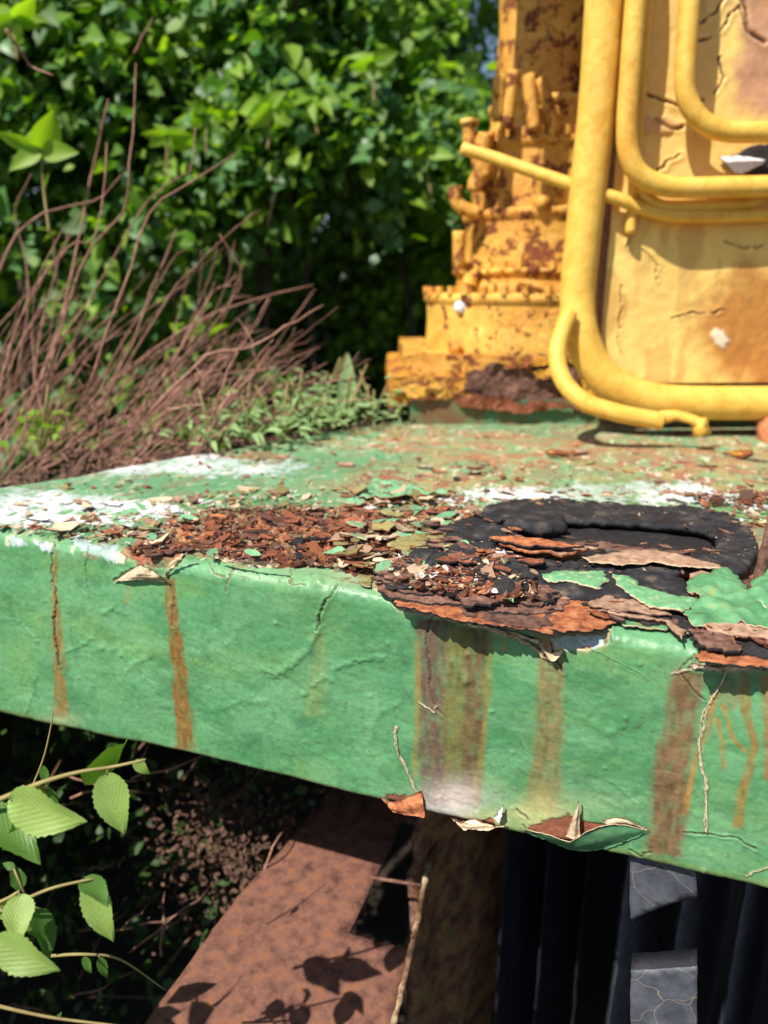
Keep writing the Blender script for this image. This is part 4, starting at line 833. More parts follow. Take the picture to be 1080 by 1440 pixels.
HS = thing('yellow_housing', 'tall flat yellow housing with cracked paint behind the bent pipes at right', 'machine', (.75, 1.35, .03))
YP = 1.257
def build_panel():
    X0, X1, Z0, Z1 = .366, 1.15, .088, 1.05; nx, nz = 330, 430
    xs, zs = np.linspace(X0, X1, nx), np.linspace(Z0, Z1, nz); X, Z = np.meshgrid(xs, zs, indexing='ij'); x, z = X.ravel(), Z.ravel(); V = np.stack([x, np.full_like(x, YP), z], 1); px, py = proj(V)
    n0 = fbm(x * 20, z * 20, o=5, s=301); n1 = fbm(x * 90, z * 90, o=4, s=302); n2 = fbm(x * 6, z * 4, o=3, s=303); H = (fbm(x * 12, z * 12, o=3, s=304) - .5) * .006 + (n1 - .5) * .0012
    C = np.array([.83, .57, .165])[None] * (.93 + .14 * n0[:, None]) * np.ones((len(x), 3)); Rg = np.full(len(x), .5)
    def lay(k, col):
        nonlocal C; k = np.clip(k, 0, 1)[:, None]; c = np.asarray(col, float); C = C * (1 - k) + c * k
    lay(ss(.4, .7, n2) * .25, (.66, .36, .10)); lay(ss(.45, .8, fbm(x * 8, z * 3, o=4, s=305)) * ss(370, 520, py) * .4, (.56, .29, .06))
    qx, qy = px + (n0 - .5) * 60, py + (fbm(x * 22, z * 22, o=4, s=306) - .5) * 60
    lay(ss(-16, 26, sdist(qx, qy, [(1010, 400), (1060, 372), (1300, 350), (1300, 600), (1050, 600), (1030, 540), (990, 500), (985, 440)])) * .85, np.array([.42, .15, .03])[None] * (.7 + .6 * n1[:, None]))
    lay(ss(-10, 20, sdist(qx, qy, [(1040, -50), (1300, -80), (1300, 260), (1050, 150), (1035, 60)])) * .85, np.array([.46, .22, .15])[None] * (.7 + .6 * n1[:, None]))
    lay(ss(.60, .72, fbm(x * 26, z * 9, o=5, s=307)) * .35, (.40, .16, .04)); lay(ss(-6, 6, sdist(qx, qy, [(840, 380), (870, 380), (865, 470), (845, 560), (830, 560)])) * .4, (.42, .18, .04))
    for line, hw, s_ in (([(1035, -40), (1048, 15), (1052, 45), (1078, 62)], 2.2, 1), ([(985, 30), (1012, 20), (1040, -30)], 1.4, .8), ([(1012, 40), (1040, 10), (1050, 45)], 1.2, .7), ([(905, 130), (930, 140), (955, 148), (990, 140)], 1.6, .8), ([(900, 250), (930, 235), (960, 220)], 1.2, .7), ([(872, 400), (868, 450), (875, 500)], .8, .35), ([(905, 352), (922, 372), (918, 392)], .8, .5), ([(948, 448), (975, 440), (1000, 444), (1020, 436)], .8, .5),
                         ([(1020, 340), (1050, 352), (1078, 346)], .8, .5), ([(880, 300), (890, 330), (884, 350)], .8, .5), ([(965, 60), (1000, 50)], 1.2, .5), ([(925, 170), (940, 180), (958, 176)], 2, .8), ([(1010, 80), (1020, 110), (1005, 130)], 1.4, .7)):
        d, tt = ldist(px + (n0 - .5) * 16 + (n1 - .5) * 5, py + (n0 - .5) * 9 + (n1 - .5) * 6, line); k = ss(1.6, .6, d / hw); H -= .004 * k; lay(k * s_ * .75, (.14, .065, .03)); H += .0012 * np.exp(-((d - hw * 3) / (hw * 2)) ** 2)
    k = ss(-2, 2, sdist(px + (n1 - .5) * 14, py + (n1 - .5) * 10, [(1002, 465), (1014, 462), (1024, 478), (1016, 490), (1004, 482)])); lay(k, (.72, .62, .45)); H += k * .002
    k = ss(-2, 2, sdist(px + (n1 - .5) * 10, py + (n1 - .5) * 8, [(900, 170), (935, 162), (960, 172), (940, 188), (905, 190)])); lay(k * .7, (.62, .34, .16)); H += k * .003
    V[:, 1] -= H; i, j = np.meshgrid(np.arange(nx - 1), np.arange(nz - 1), indexing='ij'); a = (i * nz + j).ravel(); F = np.stack([a, a + nz, a + nz + 1, a + 1], 1)
    wobj('front_panel', V, F, M['panel'], HS, colors=np.clip(C, .01, .85), rough=Rg)
    V, F = boxm(((X0 + X1) / 2, YP + .26, (Z0 + Z1) / 2), (X1 - X0 - .012, .515, Z1 - Z0 - .01)); wobj('housing_body', V, F, M['rust_brown'], HS, smooth=False)  # brown body colour stands in for the dark shade beside the panel
build_panel()
# dark sheet coloured as the shade inside a torn recess, with a white enamel scrap
rc = sheet('hole_shade_patch', [(1024, 222), (1058, 206), (1110, 196), (1110, 250), (1060, 245), (1034, 240)], lambda px, py: on_y(px, py, YP - .006), ((1, 0, 0), (0, 0, 1), (0, -1, 0)), [M['rust_dark'], M['rust_brown']], HS, .003, .006, .003, .003, 40, seed=61)
sheet('white_scrap', [(1014, 220), (1040, 218), (1078, 224), (1072, 232), (1040, 246), (1030, 244)], lambda px, py: on_y(px, py, YP - .013), ((1, 0, 0), (0, 0, 1), (0, -1, 0)), [M['white_chip'], M['rust_dark']], HS, .003, .006, .001, .004, 40, seed=62, tilt=(0, -.5))
V, F = tube([on_y(1082, 575, 1.24), on_y(1086, 610, 1.20), on_y(1100, 655, 1.14)], .024, 14); wobj('foot', V, F, M['rust_orange'], HS)

PD = lambda px, D=0: px
def pipe(name, label, pts, Y, r, n=9, mat='pipe', seg=24, group=None):
    P = [on_y(x, y, q[0] if q else Y) for x, y, *q in pts]; b = min(P, key=lambda p: p.z)
    t = thing(name, label, 'pipe', tuple(b), group); S = smooth_path(P, n)
    V, F = tube(S, r, seg); V = lumpy(V, .0005, 25, len(pts)); wobj('tube', V, F, M[mat], t); return t
pipe('thick_pipe', 'thickest yellow pipe, rising past the machine and bending right along the deck', [(858, -160), (852, -40), (842, 120), (829, 250), (818, 350), (812, 420), (816, 465, 1.235), (832, 508, 1.23), (862, 542, 1.225), (905, 560, 1.225), (960, 566, 1.225), (1060, 567, 1.225), (1200, 566, 1.225), (1330, 566, 1.225)], 1.245, .0285)
pipe('bent_pipe', 'middle yellow pipe bending right above the thin rod', [(900, -160), (897, -40), (888, 80), (882, 170), (884, 215), (898, 244), (928, 260), (970, 264), (1080, 262), (1300, 260)], 1.213, .0155)
pipe('bent_pipe', 'uppermost yellow pipe, bending right near the top corner', [(978, -160), (973, -40), (966, 60), (963, 115), (970, 148), (992, 174), (1025, 185), (1080, 186), (1300, 184)], 1.212, .0148)
pipe('straight_pipe', 'narrow yellow pipe standing close behind the middle bent pipe', [(916, -160), (912, -40), (906, 60), (898, 170), (892, 250), (886, 330)], 1.244, .0085)
pipe('thin_rod', 'thin yellow rod slanting across the tower and running right on the housing', [(650, 209, 1.32), (700, 224, 1.30), (760, 245, 1.27), (830, 268, 1.245), (870, 280, 1.236), (905, 294, 1.236), (950, 303, 1.236), (1010, 304, 1.238), (1090, 302, 1.238), (1300, 300, 1.238)], 1.24, .0100)
pipe('short_pipe', 'short scorched yellow pipe tucked under the middle bent pipe', [(900, 262), (915, 282), (940, 290), (1000, 288), (1058, 284), (1072, 270)], 1.238, .0095)
sp = pipe('small_drain_pipe', 'small yellow pipe with a broken end curling under the thick pipe', [(800, 440, 1.21), (786, 480, 1.19), (784, 510, 1.17), (795, 540, 1.15), (822, 565, 1.13), (865, 580, 1.12), (905, 588, 1.12), (930, 592, 1.12)], 1.15, .0140)
V, F = tube([on_y(928, 588, 1.12), on_y(950, 585, 1.12), on_y(972, 590, 1.115), on_y(990, 600, 1.11)], [.011, .008, .008, .011], 12); wobj('broken_end', lumpy(V, .003, 50, 3), F, M['pipe'], sp)
V, F = tube([on_y(984, 588, 1.115), on_y(988, 612, 1.11)], [.011, .014], 10); wobj('lug', lumpy(V, .003, 50, 5), F, M['pipe'], sp)
for x, y, Y in ((790, 545, 1.15), (826, 566, 1.13), (870, 582, 1.12)):
    pass
# unseen bracket added above the frame: its plate and bars shade the tower's top
oc = on_y(772, 30, 1.5) + SUN * .50
ov = thing('added_shade_bracket', 'added unseen yellow bracket arm on the housing, shading the tower top', 'bracket', tuple(oc))
V, F = boxm(oc, (.17, .03, .24), 0, .006); wobj('shade_plate', V, F, M['tower_clean'], ov, smooth=False)
V, F = boxm(Vector(((oc.x + .5) / 2, oc.y, oc.z + .05)), (.5 - oc.x, .04, .05), 0, .004); wobj('arm', V, F, M['tower_clean'], ov, smooth=False)
for dx, ln in ((-.058, .34), (.062, .40)):
    b_ = oc + Vector((dx, 0, -.1)); V, F = tube([b_, b_ - Vector((0, 0, ln - .1))], .017, 12); wobj('shade_bar', V, F, M['pipe'], ov)

# ------------------------------------------------------------ leaves
def leaf_geo(nl=5, w=.36, fold=.18, droop=.25, serr=0, tip=1.0, seed=0, across=1):
    """unit-length leaf along +Y, normal +Z"""
    rnd = random.Random(seed); V = []; UV = []; rows = nl + 1; c = 2 * across + 1
    for i in range(rows):
        t = i / nl; ww = w * (math.sin(math.pi * min(1, t ** .72)) ** .85 if 0 < t < 1 else .0) * (1 - .15 * t) + (.012 if i == 0 else 0)
        if serr and 0 < i < nl: ww *= 1 + serr * (1 if i % 2 else -1) + .05 * rnd.uniform(-1, 1)
        for j in range(-across, across + 1):
            s = j / across; V.append((s * ww, t, -droop * t * t + fold * abs(s) * ww + (.03 * math.sin(9 * t + 2 * abs(s)) * abs(s) if serr else 0))); UV.append((abs(s) * ww * 2, t))
    F = []
    for i in range(nl):
        for j in range(c - 1): a = i * c + j; F.append((a, a + 1, a + c + 1, a + c))
    return V, F, UV
def leaf_mesh(name, mat, **k):
    V, F, UV = leaf_geo(**k); me = mesh(name, V, F, mat); l = me.uv_layers.new(name='UVMap')
    for p in me.loops: l.data[p.index].uv = UV[p.vertex_index]
    return me
def leaf_frame(nrm, ax):
    n = Vector(nrm).normalized(); y = Vector(ax); y = (y - n * y.dot(n)).normalized(); x = y.cross(n); return Matrix((x, y, n)).transposed()
TRI = None
def leaf_cloud(name, P, size, nd, ax, mat, parent=None, origin=None, w=.33, label=None, kind='stuff'):
    """many leaves in one mesh; P, nd, ax arrays"""
    V0, F0, _ = leaf_geo(nl=3, w=w, fold=.2, droop=.25); V0 = np.array(V0); T = []
    for q in F0: T += [(q[0], q[1], q[2]), (q[0], q[2], q[3])]
    T = np.array(T); n = nd / np.linalg.norm(nd, axis=1)[:, None]; y = ax - n * (ax * n).sum(1)[:, None]; y /= np.linalg.norm(y, axis=1)[:, None]; x = np.cross(y, n)
    V = P[:, None, :] + size[:, None, None] * (V0[None, :, 0:1] * x[:, None, :] + V0[None, :, 1:2] * y[:, None, :] + V0[None, :, 2:3] * n[:, None, :])
    F = (T[None] + (np.arange(len(P)) * len(V0))[:, None, None]).reshape(-1, 3)
    return wobj(name, V.reshape(-1, 3), F, mat, parent, origin, kind=kind)
LF = {k: [leaf_mesh('leaf', M[m], nl=4, w=w, seed=i, fold=.12 + .1 * i, droop=.12 + .12 * i) for i in range(3)] for k, m, w in (('a', 'leaf_a', .34), ('b', 'leaf_b', .36), ('c', 'leaf_c', .32), ('w', 'leaf_weed', .17))}
def norm_up(n, rng, up=.75, out=(0, -.45, 0)):
    return rng.normal(0, .50, (n, 3)) + np.array([out[0] - .3, out[1], up])
def shrub(label, base, clumps, nclump, nl, size, mats, seed, nparts=290, group='leafy shrubs behind the deck', trunks=4):
    """clumps: list of (centre, radii) volumes; leaves grow in small bunches through them"""
    rng = np.random.default_rng(seed); rnd = random.Random(seed); t = thing('leafy_shrub', label, 'shrub', base, group)
    Cs = []
    for c, r in clumps:
        for _ in range(int(nclump)):
            d = rng.normal(0, 1, 3); d /= np.linalg.norm(d); q = np.array(c) + d * np.array(r) * (rng.random() ** .4); Cs.append(q)
    Cs = np.array(Cs); idx = rng.integers(0, len(Cs), nl); P = Cs[idx] + rng.normal(0, .045, (nl, 3)) * rng.uniform(.6, 1.7, (len(Cs), 1))[idx]; P = P[(P[:, 2] > base[2])]
    n = len(P); nd = norm_up(n, rng); ax = rng.normal(0, .6, (n, 3)) + np.array([0, -.5, -.35]); sz = size * rng.uniform(.55, 1.5, n) * rng.uniform(.75, 1.35, len(Cs))[idx][:n]
    px, py = proj(P); d = (P - np.array(CAM)) @ np.array(FWD); vis = (px > -10) & (px < 1090) & (py > -10) & (py < 700)
    key = np.where(vis, d, 99) - sz * 4; order = np.argsort(key); near = order[:nparts]; rest = order[nparts:]
    b = Vector(base)
    for i in near:
        m = rnd.choices(mats, [4, 3, 2])[0]; R = leaf_frame(nd[i], ax[i]).to_euler(); put('leaf', rnd.choice(LF[m]), t, Vector(P[i]) - b, R, float(sz[i]))
    k = rng.random(len(rest))
    for m, a0, a1 in ((mats[0], 0, .48), (mats[1], .48, .82), (mats[2], .82, 1.01)):
        s = rest[(k >= a0) & (k < a1)]
        if len(s): leaf_cloud('foliage', P[s], sz[s], nd[s], ax[s], M['leaf_' + m], t)
    for k in range(trunks):
        e = Cs[rng.integers(0, len(Cs))]; p0 = np.array(base) + rng.normal(0, .06, 3) * np.array([1, 1, 0]); mid = (p0 + e) / 2 + rng.normal(0, .08, 3)
        V, F = tube(smooth_path([tuple(p0), tuple(mid), tuple(e)], 6), [.016 * (1 - j / 14) + .003 for j in range(13)], 7); wobj('branch', V, F, M['bark'], t)
    for c in Cs[::4]:
        e = c + rng.normal(0, .1, 3); V, F = tube([tuple(c - np.array([0, -.05, .18])), tuple(c), tuple(e)], [.004, .003, .0015], 4); wobj('twig', V, F, M['bark'], t)
    return t
g = -1.05
def W(px, py, D): p = at(px, py, D); return (p.x, p.y, p.z)
shrub('broad-leaved shrub filling the upper left corner', (*W(60, 600, 2.0)[:2], g), [(W(-120, 150, 2.0), (.5, .3, .55)), (W(120, 60, 2.15), (.5, .3, .4)), (W(60, 330, 2.1), (.6, .3, .5)), (W(100, 560, 2.2), (.6, .3, .4)), (W(-60, -120, 2.1), (.7, .3, .5))], 75, 15000, .048, ['a', 'b', 'c'], 11)
shrub('dense shrub with small glossy leaves in the upper middle', (*W(380, 560, 2.35)[:2], g), [(W(330, 60, 2.2), (.45, .3, .4)), (W(400, 200, 2.15), (.5, .25, .32)), (W(340, 450, 3.05), (.6, .3, .35)), (W(300, -140, 2.3), (.6, .3, .4)), (W(480, 480, 3.1), (.5, .25, .3))], 75, 15000, .046, ['b', 'a', 'c'], 12)
shrub('lighter green shrub beside the yellow tower', (*W(560, 540, 2.6)[:2], g), [(W(520, 120, 2.5), (.38, .3, .35)), (W(600, 260, 2.6), (.32, .3, .4)), (W(560, 420, 3.0), (.4, .3, .35)), (W(470, -100, 2.5), (.45, .3, .4))], 70, 12000, .048, ['c', 'a', 'c'], 13)
# a tree behind, with sky between its leaves
tb = W(640, 560, 4.2)
tr = thing('slender_tree', 'thin crowned tree with sky showing through beside the tower top', 'tree', (tb[0], tb[1], g))
rng = np.random.default_rng(5); cc = np.array([W(rng.uniform(560, 760), rng.uniform(-200, 260), rng.uniform(3.9, 4.6)) for _ in range(60)]); P = cc[rng.integers(0, 60, 2600)] + rng.normal(0, .11, (2600, 3))
leaf_cloud('crown', P, rng.uniform(.05, .1, len(P)), norm_up(len(P), rng), rng.normal(0, .6, (len(P), 3)) + np.array([0, -.3, -.5]), M['leaf_a'], tr)
V, F = tube(smooth_path([(tb[0], tb[1], g), W(650, 300, 4.25), W(640, -50, 4.3), W(690, -300, 4.3)], 8), [.06 * (1 - j / 34) for j in range(25)], 10); wobj('trunk', V, F, M['bark'], tr)
# the wood behind reads as one mass
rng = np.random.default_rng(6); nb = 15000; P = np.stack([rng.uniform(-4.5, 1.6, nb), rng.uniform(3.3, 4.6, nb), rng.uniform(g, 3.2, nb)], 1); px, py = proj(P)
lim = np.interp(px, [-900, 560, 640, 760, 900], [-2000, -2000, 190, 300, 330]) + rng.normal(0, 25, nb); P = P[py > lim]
o = leaf_cloud('far_thicket', P, rng.uniform(.12, .24, len(P)), norm_up(len(P), rng, .4, (0, -.9, 0)), rng.normal(0, .6, (len(P), 3)), M['leaf_shade_dark'], None, (0, 4, g)); tag(o, 'dark mass of foliage far behind the shrubs', 'thicket')

# bright sprigs standing in front of the shrubs
def sprig(name, label, stem, leaves, Dm, mat, r=.003, cat='sprig', stemmat='stem', group=None, w=.34, nl=8, across=2, serr=.028):
    """stem: px points (x,y,D); leaves: (x0,y0,x1,y1,D0,D1,width,roll)"""
    S = [at(x, y, d) for x, y, d in stem]; t = thing(name, label, cat, tuple(S[0]), group)
    P = smooth_path(S, 6); V, F = tube(P, [r * (1 - .6 * i / len(P)) for i in range(len(P))], 7); wobj('stem', V, F, M[stemmat], t)
    for k, (xa, ya, xb, yb, d0, d1, wd, roll) in enumerate(leaves):
        a, b = at(xa, ya, d0), at(xb, yb, d1); ax = b - a; L = ax.length
        view = (CAM - a).normalized(); n0 = (view - ax.normalized() * view.dot(ax.normalized())).normalized(); n0 = Matrix.Rotation(roll, 3, ax.normalized()) @ n0
        me = leaf_mesh('leaf', M[mat + '_dark' if (mat == 'leaf_sprig' and k in (1, 2, 4)) else mat], nl=nl * 3, w=wd, serr=serr, fold=.30, droop=.16 + .07 * (k % 3), seed=k, across=across); n = len(me.vertices)
        R = leaf_frame(n0, ax).to_euler(); put('leaf', me, t, a - S[0], R, L)
        q = P[min(range(len(P)), key=lambda i: (P[i] - a).length)]
        if (q - a).length > .002: V, F = tube([q, q.lerp(a, .5), a + ax * .04], r * .45, 5); wobj('petiole', V, F, M[stemmat], t)
    return t
sprig('leafy_sprig', 'bright five-leaved sprig near the left edge above the dry twigs', [(70, 330, 1.35), (62, 270, 1.35), (58, 215, 1.34)], [(56, 210, 78, 158, 1.34, 1.30, .36, .3), (54, 208, -8, 190, 1.34, 1.30, .22, -.4), (58, 212, 10, 232, 1.34, 1.32, .28, .5), (60, 214, 104, 212, 1.34, 1.31, .26, -.3), (56, 208, 40, 172, 1.34, 1.36, .3, -.2)], 1.3, 'leaf_c', group=None, serr=0)
for i, (x, y, D) in enumerate(((290, 160, 1.9), (380, 150, 1.8), (525, 85, 1.9), (150, 60, 1.9), (600, 215, 2.1), (20, 25, 1.6), (440, 130, 1.9), (60, 600, 1.5), (235, 190, 1.8))):
    lv = []; rn = random.Random(40 + i)
    for k in range(7):
        a = R_(k * 51 + rn.uniform(-20, 20)); L = rn.uniform(38, 66) * (1.5 / D); lv.append((x, y, x + L * math.cos(a), y + L * .55 * math.sin(a) + 4, D, D - rn.uniform(-.02, .06), rn.uniform(.2, .34), rn.uniform(-.8, .8)))
    lab = ['yellow-green sprig in the shrub above the dry twigs', 'pale whorl of leaves right of the yellow flower buds', 'long-leaved bright sprig below the top edge, right of middle', 'bright sprig at the top of the left shrub', 'whorl of leaves close to the yellow tower', 'sprig cut off by the top left corner', 'yellowish sprig in the middle shrub', 'small vivid green sprig low among the dry twigs', 'small sprig left of the flower buds'][i]
    sprig('leafy_sprig', lab, [(x + rn.uniform(-10, 10), y + 60, D), (x, y + 25, D), (x, y, D)], lv, D, 'leaf_c', .003, serr=0)
fb = thing('flower_buds', 'cluster of small yellow-green flower buds in the upper shrub', 'flowers', W(310, 130, 1.85)); rn = random.Random(3)
for k in range(60):
    c = Vector(W(rn.gauss(300, 26), rn.gauss(120, 20), 1.85 + rn.uniform(-.03, .03))); V, F = boxm((0, 0, 0), (.006, .006, .006), 0, .0018); put('bud', mesh('bud', V, F, M['leaf_c']), fb, c - Vector(fb.location))

# ------------------------------------------------------------ the dry twig bush left
tw = thing('dry_twig_bush', 'leafless red-brown bush of dry twigs leaning right behind the deck edge', 'bush', W(60, 680, 1.25)); rn = random.Random(21); cnt = 0
def twig(pts, r0, par=tw):
    P = smooth_path(pts, 3); V, F = tube([p + Vector((rn.gauss(0, .0013), rn.gauss(0, .0013), rn.gauss(0, .0013))) for p in P], [r0 * (1 - .65 * i / len(P)) for i in range(len(P))], 5); wobj('twig', V, F, M['twig'], par)
manual = [[(60, 560), (110, 380), (170, 300), (182, 230), (190, 90)], [(40, 580), (90, 430), (128, 250), (152, 140)], [(-20, 450), (10, 350), (60, 300), (130, 285), (170, 245)], [(60, 520), (150, 380), (210, 280), (265, 240), (275, 180)], [(120, 560), (170, 420), (210, 300), (270, 255), (335, 215)], [(150, 560), (230, 430), (290, 360), (330, 320), (368, 296)],
          [(190, 590), (260, 480), (300, 410), (335, 400)], [(210, 580), (290, 500), (350, 490), (400, 460), (455, 430)], [(220, 590), (300, 540), (370, 520), (450, 488)], [(180, 600), (250, 560), (340, 560), (440, 495)], [(150, 600), (260, 500), (340, 400), (310, 330)], [(250, 590), (310, 540), (345, 470), (358, 456)], [(20, 560), (40, 400), (20, 300), (45, 245)], [(-20, 640), (20, 470), (90, 350), (135, 330), (150, 200)], [(10, 40), (40, 90), (75, 105)], [(188, 75), (200, 50), (215, 25)],
          [(120, 600), (180, 520), (300, 440), (440, 400)], [(130, 610), (230, 560), (290, 530), (430, 515)], [(90, 610), (180, 470), (240, 370), (262, 350)], [(230, 600), (250, 500), (295, 390), (305, 340)]]
for m_ in manual:
    D = rn.uniform(1.15, 1.45); twig([at(x, y, D + rn.uniform(-.04, .04)) for x, y in m_], rn.uniform(.0017, .0028))
for k in range(160):
    bx = rn.uniform(-120, 300); t = rn.random(); ang = R_(rn.gauss(56 - 22 * min(1, max(0, (bx + 60) / 300)), 17)); L = rn.uniform(150, 420) * (1 - .35 * max(0, bx / 300)); D = rn.uniform(1.1, 1.6); by = 690 - .20 * max(bx, 0) + rn.uniform(-20, 15) - (D - 1.2) * 90
    c = rn.gauss(0, .28); pts = []; x, y = bx, by; a = ang + c
    for j in range(6):
        pts.append(at(x, y, D + j * rn.uniform(-.02, .03))); x += L / 5 * math.cos(a); y -= L / 5 * math.sin(a); a += -c * .3 + rn.gauss(0, .11)
    twig(pts, rn.uniform(.0010, .0024) * (1.25 if k % 7 == 0 else 1))
    for jj in (2, 3, 4):
        if rn.random() < .45 and len(tw.children) < 292:
            p = pts[jj]; q = p + Vector((rn.uniform(-.03, .08), rn.uniform(-.03, .03), rn.uniform(.0, .08))); twig([p, p.lerp(q, .5) + Vector((.004, 0, .004)), q], rn.uniform(.0009, .0015))
# litter and small green growth round its foot
def weed(label, x, y, D, n, size, seed, mat='w', spread=26, up=1.0, group='low green weeds along the deck edge'):
    rn = random.Random(seed); b = at(x, y, D); t = thing('green_weed', label, 'weed', tuple(b), group)
    for k in range(4):
        e = b + Vector((rn.gauss(0, .03), rn.gauss(0, .03), .05 * up + rn.random() * .05)); V, F = tube([b + Vector((rn.gauss(0, .01), 0, -.03)), b.lerp(e, .5), e], .0018, 5); wobj('stem', V, F, M['stem'], t)
    for k in range(n):
        p = Vector((rn.gauss(0, spread / 1000 * D), rn.gauss(0, .03), abs(rn.gauss(0, .028)) * up)); ax = Vector((rn.gauss(0, .6), rn.gauss(-.2, .5), rn.uniform(.0, .9))); nn = Vector((rn.gauss(0, .5), -.4, .8)); put('leaf', rn.choice(LF[mat]), t, p, leaf_frame(nn, ax).to_euler(), size * rn.uniform(.6, 1.3))
WD = [('lowest grey-green weed right of the dry twigs', 395, 606, 1.17), ('grey-green weed between the dry twigs and the yellow flange', 440, 596, 1.24), ('tallest grey-green weed in front of the dark gap', 484, 586, 1.30), ('weed touching the left end of the yellow flange', 525, 584, 1.36), ('weed growing through the right foot of the dry twigs', 350, 610, 1.18), ('weed half hidden in the dry twigs', 300, 618, 1.16), ('vivid weed at the lower left edge behind the deck', 60, 610, 1.15), ('small weed in the gap behind the grey-green weeds', 455, 562, 1.42), ('ferny weed leaning over the rear deck edge', 415, 590, 1.26)]
for i, (lb, x, y, D) in enumerate(WD): weed(lb, x, y, D, 56 if i != 6 else 20, .023 if i != 6 else .020, 60 + i, 'w' if i != 6 else 'c', 26, .75)
sg = thing('grass_blade', 'single upright grass blade right of the dry twigs', 'grass blade', W(487, 585, 1.4)); put('leaf', LF['w'][1], sg, (0, 0, 0), leaf_frame((0, -1, .1), (.03, 0, 1)).to_euler(), .12)
rng = np.random.default_rng(9); n = 700; P = []
for _ in range(n):
    x = rng.uniform(-100, 560); y0 = np.interp(x, [-100, 310, 560], [700, 655, 600]) - rng.uniform(0, 34); D = on_z(x, y0, -.02); P.append((D.x, D.y, D.z - .01))
leaf_cloud('leaf_litter', np.array(P), rng.uniform(.008, .022, n), norm_up(n, rng), rng.normal(0, .6, (n, 3)), M['litter'], None, tuple(P[0])); bpy.data.objects['leaf_litter']['label'] = 'brown dead leaf litter along the rear deck edge'; bpy.data.objects['leaf_litter']['category'] = 'leaf litter'
# earth bank behind the deck that the growth stands on
bk = [(Lp + (Lq - Lp) * k) for k in (-.6, -.2, 0, .25, .5, .75, 1.0, 1.4)]; dn = Vector((-(Lq - Lp).y, (Lq - Lp).x, 0)).normalized(); V = []
nx_, ny_ = 60, 22
for i in range(nx_):
    p = Lp + (Lq - Lp) * (-.7 + 2.4 * i / (nx_ - 1))
    for j in range(ny_):
        t = j / (ny_ - 1); q = p + dn * (.015 + .9 * t); V.append((q.x, q.y, -.06 - .10 * ss(0, .3, np.array(t)) - .9 * t * t))
V = np.array(V); V[:, 2] += (fbm(V[:, 0] * 14, V[:, 1] * 14, o=4, s=5) - .5) * .05; F = [(i * ny_ + j, i * ny_ + j + 1, (i + 1) * ny_ + j + 1, (i + 1) * ny_ + j) for i in range(nx_ - 1) for j in range(ny_ - 1)]
wobj('earth_bank', V, F, M['soil'], None, (0, 1.2, -.3), kind='structure')

# ------------------------------------------------------------ below the deck
def mat_crackle():
    m, nt, b = newmat('black_crazed_paint'); co = geoco(nt); v = nt.nodes.new('ShaderNodeTexVoronoi'); v.feature = 'DISTANCE_TO_EDGE'; v.inputs['Scale'].default_value = 30; v.inputs['Randomness'].default_value = 1
    ds = mixc(nt, .12, co, (0, 0, 0)); nz = nt.nodes.new('ShaderNodeTexNoise'); nz.inputs['Scale'].default_value = 30; nt.links.new(co, nz.inputs['Vector']); w = mixc(nt, .012, co, nz.outputs['Color'], 'LINEAR_LIGHT'); nt.links.new(w, v.inputs['Vector'])
    e = ramp(nt, v.outputs['Distance'], [(.0, 1), (.009, 0)]); c = mixc(nt, e, ramp(nt, noise_n(nt, co, 50, 6, .6), [(.3, (.040, .044, .056)), (.5, (.07, .076, .095)), (.7, (.115, .12, .14))]), (.30, .24, .16)); nt.links.new(c, b.inputs['Base Color']); b.inputs['Roughness'].default_value = .6
    bumpn(nt, b, noise_n(nt, co, 200, 5, .6), .5, .001); return m
M['crackle'] = mat_crackle()
M['plate_rust'] = mat_grain('rust_pink_plate', [(.30, (.055, .024, .018)), (.42, (.14, .062, .044)), (.54, (.205, .094, .066)), (.64, (.26, .10, .042)), (.74, (.28, .165, .125))], 55, .85, .6, .002, bscale=160, spec=.25)
M['mossy_rust'] = mat_grain('mossy_rust', [(.3, (.05, .028, .02)), (.48, (.22, .10, .05)), (.58, (.38, .18, .07)), (.66, (.09, .15, .04)), (.78, (.42, .22, .10))], 38, .95, 1, .004, bscale=110)
M['black_rib'] = mat_grain('black_post_paint', [(.3, (.006, .006, .009)), (.6, (.016, .018, .026)), (.8, (.045, .028, .020))], 30, .7, .8, .002)
ZP = -.45
M['edge_scale'] = mat_grain('edge_scale', [(.35, (.06, .03, .02)), (.5, (.20, .11, .06)), (.62, (.50, .38, .24))], 40, .9, .6, .001)
def lumpy_(V, a): return lumpy(V, a, 70, 3)
pl = thing('rusted_plate', 'bare rusty steel plate with a square cut-out lying below the deck, dappled by leaf shadows', 'plate', tuple(on_z(420, 1380, ZP)))
sheet('plate_sheet', [(150, 1520), (205, 1440), (262, 1358), (335, 1262), (400, 1190), (455, 1120), (480, 1080), (600, 1090), (624, 1160), (606, 1205), (590, 1280), (577, 1340), (556, 1420), (540, 1520)], flat(ZP), XY, [M['plate_rust'], M['rust_brown']], pl, .006, .012, .0015, .002, 14, seed=71, hole=[(490, 1312), (574, 1336), (590, 1270), (600, 1215), (606, 1160), (566, 1152), (545, 1200), (520, 1252)])
P = smooth_path([on_z(x, y, ZP + .002) for x, y in ((610, 1196), (600, 1230), (588, 1290), (578, 1335), (566, 1390), (545, 1470))], 10); V, F = tube(P, [.0032 * random.uniform(.8, 1.3) for _ in P], 8, True, None, .12); wobj('curled_edge', lumpy_(V, .0016), F, M['edge_scale'], pl)
P = [on_z(522, 1234, ZP + .004), on_z(592, 1245, ZP + .004)]; V, F = tube(P, .002, 8); wobj('bar', V, F, M['rust_brown'], pl)
sl = thing('mossy_steel_support', 'rust-brown mossy steel support under the deck, right of the plate cut-out', 'support', tuple(on_y(640, 1300, .80)))
